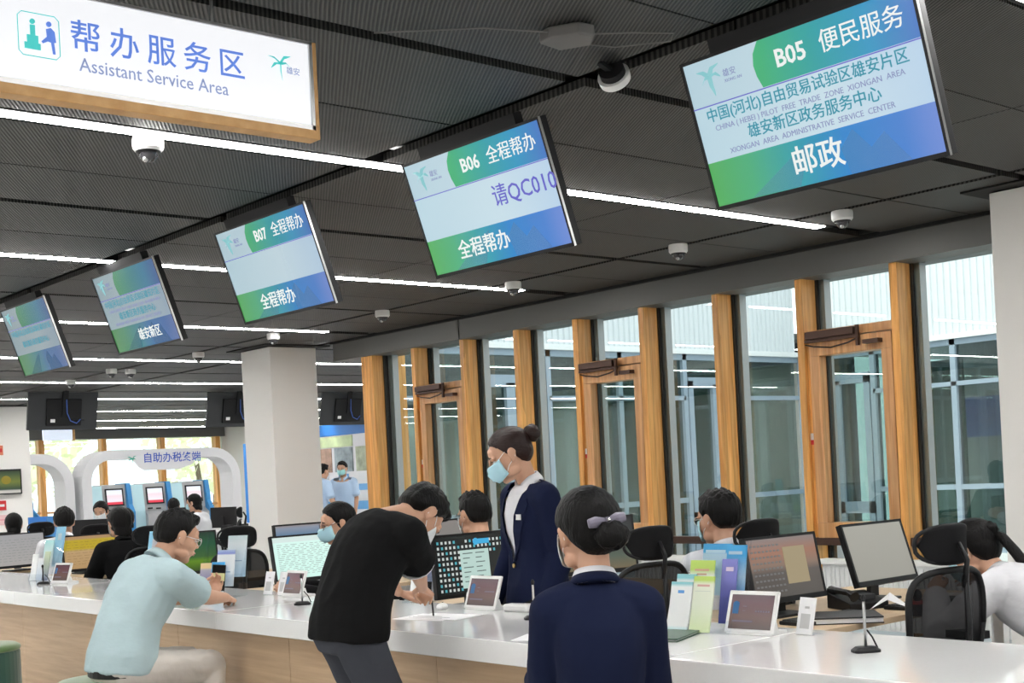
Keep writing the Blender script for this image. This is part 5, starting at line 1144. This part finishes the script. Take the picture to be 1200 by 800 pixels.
# man in black polo leaning on the counter
m2 = person('man in black polo shirt and mask leaning over the counter, writing', (-4.36, 2.84), rad(-6), .92, 'm', .80, 10, 34, -2, 48, (8, 64, 0), hair=('man', .013), mask=MASKW, vox=.006, cvox=.008, broad=1.14, hs=1.15,
       legs=dict(L=(-.16, .02, .08), R=(.16, -.06, .08)), tr=GREYT, arms=dict(R=dict(w=(-4.62, 3.43, .835), world=1, hint=(.9, -.6, -.8), hd=(-.62, .7, -.3), hn=(.35, .2, .9), curl=.95, thumb=.8, fwd=.03), L=dict(w=(-4.85, 3.5, .80), world=1, hint=(-1, -.3, -.6), hd=(.5, .8, -.1), hn=(0, 0, 1), curl=.35)),
       top=dict(name='polo_shirt', m=BLACKT, sleeve='short', grow=.024, t0=-.13, fold=.013, ff=7))
sh, el, wr = m2['ARM']['R']; e_ = sh.lerp(el, .8); d_ = (el - sh).normalized(); q = MB(); q.tube([e_ - d_ * .003, e_ + d_ * .004], .083, 20); part('sleeve_band', q, SHIRTW, m2['root'])
simple('ballpoint_pen', 'thin pen in the writing hand of the bent man', 'pen', (-4.74, 3.55, .77), 0, [('barrel', MB().tube([(0, 0, 0), (.03, -.03, .12)], .004, 8), BLACKP, 0), ('tip', MB().tube([(0, 0, 0), (-.003, .003, -.008)], [.003, .0008], 8), SILVER, 0)])
# clerks behind the counter
person('man in white shirt with glasses and blue mask, seen from behind beside the brochures', (-3.93, 4.74), rad(66), 1.0, 'm', .46, 8, 12, 0, 8, (18, 4, 0), hair=('man', .02), mask=MASKM, glasses=mat('pale glasses frame', (.6, .6, .55), .4), vox=.006, arms=dict(L=dict(w=(-.18, .42, .74)), R=dict(w=(.18, .42, .74))), legs=dict(L=(-.12, .42, .08), R=(.12, .42, .08)), tr=BLKTR, top=dict(m=SHIRTW, sleeve='long', collar=dict(m=SHIRTW), grow=.02, fold=.007))
w6 = person('woman in white shirt with black ponytail bent over the right desk', (-2.38, 4.95), rad(84), 1.0, 'f', .52, 30, 38, 0, -10, (6, 22, 0), hair=('up', .012), mask=MASKM, vox=.006, arms=dict(L=dict(w=(-2.98, 4.84, .80), world=1, hint=(-.3, -.3, -.3)), R=dict(w=(-2.95, 5.2, .78), world=1, hint=(1, -.4, -1))), legs=dict(L=(-.12, .42, .08), R=(.12, .42, .08)), tr=BLKTR,
       tail=[(0, -.1, .04), (.0, -.135, .0), (.0, -.16, -.07), (-.01, -.185, -.15), (-.02, -.22, -.25)], bun=((0, -.1, .05), (.03, .03, .03)), top=dict(m=SHIRTW, sleeve='long', collar=dict(m=SHIRTW), grow=.018, fold=.012, ff=7))
person('man with cropped black hair and glasses in white shirt, left of the standing woman', (-5.92, 4.84), rad(72), 1.04, 'm', .45, 4, 8, 0, 8, (14, 6, 0), hair=('man', .010), glasses=BLACKP, mask=MASKW, vox=.007, arms=dict(L=dict(w=(-.18, .42, .76)), R=dict(w=(.18, .42, .76))), top=dict(m=SHIRTW, sleeve='long', collar=dict(m=SHIRTW), grow=.02))
person('woman with glasses and blue mask in dark jacket, behind the bent man', (-6.66, 4.46), rad(146), .98, 'f', .48, 4, 8, 0, 6, (14, 10, 0), hair=('long', .012), glasses=mat('thin brown glasses frame', (.2, .12, .1), .4), mask=MASKM, vox=.006, arms=dict(L=dict(w=(-.18, .4, .76)), R=dict(w=(.18, .4, .76))), top=dict(m=BLACKT, sleeve='long', collar=dict(m=SHIRTW), grow=.02))
person('woman with dark hair in black jacket, left of the seated man', (-9.95, 4.42), rad(78), 1.0, 'f', .48, 8, 10, 0, 6, (10, 8, 0), hair=('long', .014), mask=MASKW, vox=.009, cvox=.012, arms=dict(L=dict(w=(-.18, .42, .76)), R=dict(w=(.18, .42, .76))), top=dict(name='jacket', m=BLACKT, sleeve='long', collar=dict(m=BLACKT), grow=.025))
person('clerk in white shirt with black hair behind the leftmost brochure holder', (-11.7, 4.62), rad(70), 1.0, 'm', .48, 8, 10, 0, 8, (0, 4, 0), hair=('man', .018), vox=.009, cvox=.012, arms=dict(L=dict(w=(-.18, .4, .76)), R=dict(w=(.18, .42, .76))), top=dict(m=SHIRTW, sleeve='long', collar=dict(m=SHIRTW), grow=.02))
person('clerk with black hair at the left picture edge, only the head visible', (-14.5, 5.15), rad(70), 1.0, 'f', .44, 12, 10, 0, 8, (0, 12, 0), hair=('long', .016), vox=.01, cvox=.014, top=dict(m=mat('dark blue cotton', (.03, .05, .12), .8), sleeve='long', grow=.02))
LB = mat('pale violet blue uniform', (.4, .47, .72), .8)
person('distant clerk with blue uniform and white mask behind a dark monitor', (-15.9, 6.84), rad(215), 1.0, 'f', .5, 6, 8, 0, 10, (10, 16, 0), hair=('long', .014), mask=MASKW, vox=.01, cvox=.014, top=dict(m=LB, sleeve='long', grow=.02), arms=dict(L=dict(w=(-.18, .36, .76)), R=dict(w=(.18, .36, .76))))
person('distant woman in white shirt with blue mask beside a dark monitor', (-17.5, 9.0), rad(125), 1.02, 'f', .5, 6, 8, 0, 8, (0, 8, 0), hair=('long', .012), mask=MASKM, vox=.01, cvox=.014, top=dict(m=SHIRTW, sleeve='long', grow=.02), arms=dict(L=dict(w=(-.18, .36, .76)), R=dict(w=(.18, .36, .76))))
person('police officer in pale blue shirt and green mask behind the centre pillar', (-19.25, 12.61), rad(-145), 1.0, 'm', .92, 0, 3, 0, 4, (0, 4, 0), hair=('man', .012), mask=mat('pale green mask', (.35, .68, .68), .75), vox=.01, cvox=.014, legs=dict(L=(-.12, 0, .08), R=(.12, 0, .08)), tr=BLKTR, top=dict(m=POLICE, sleeve='short', collar=dict(m=POLICE), grow=.02))
pf = person('police officer in pale blue shirt half hidden by the centre pillar', (-19.0, 11.9), rad(10), 1.0, 'm', .9, 6, 8, 0, 6, (0, 8, 0), hair=('man', .012), vox=.01, cvox=.014, legs=dict(L=(-.12, 0, .08), R=(.12, 0, .08)), tr=BLKTR, arms=dict(R=dict(w=(.25, .3, .95))), top=dict(m=POLICE, sleeve='short', collar=dict(m=POLICE), grow=.02))
person('distant person with black hair behind the head of the man in the polo', (-18.3, 8.9), rad(60), 1.0, 'm', .46, 8, 8, 0, 8, (0, 4, 0), hair=('man', .014), vox=.011, cvox=.015, top=dict(m=mat('brown cotton', (.12, .07, .05), .8), sleeve='long', grow=.02))
person('distant person with dark hair between the woman in black and the man in the polo', (-13.4, 6.0), rad(75), 1.0, 'f', .44, 12, 10, 0, 10, (0, 12, 0), hair=('long', .014), vox=.011, cvox=.015, top=dict(m=BLACKT, sleeve='long', grow=.02))
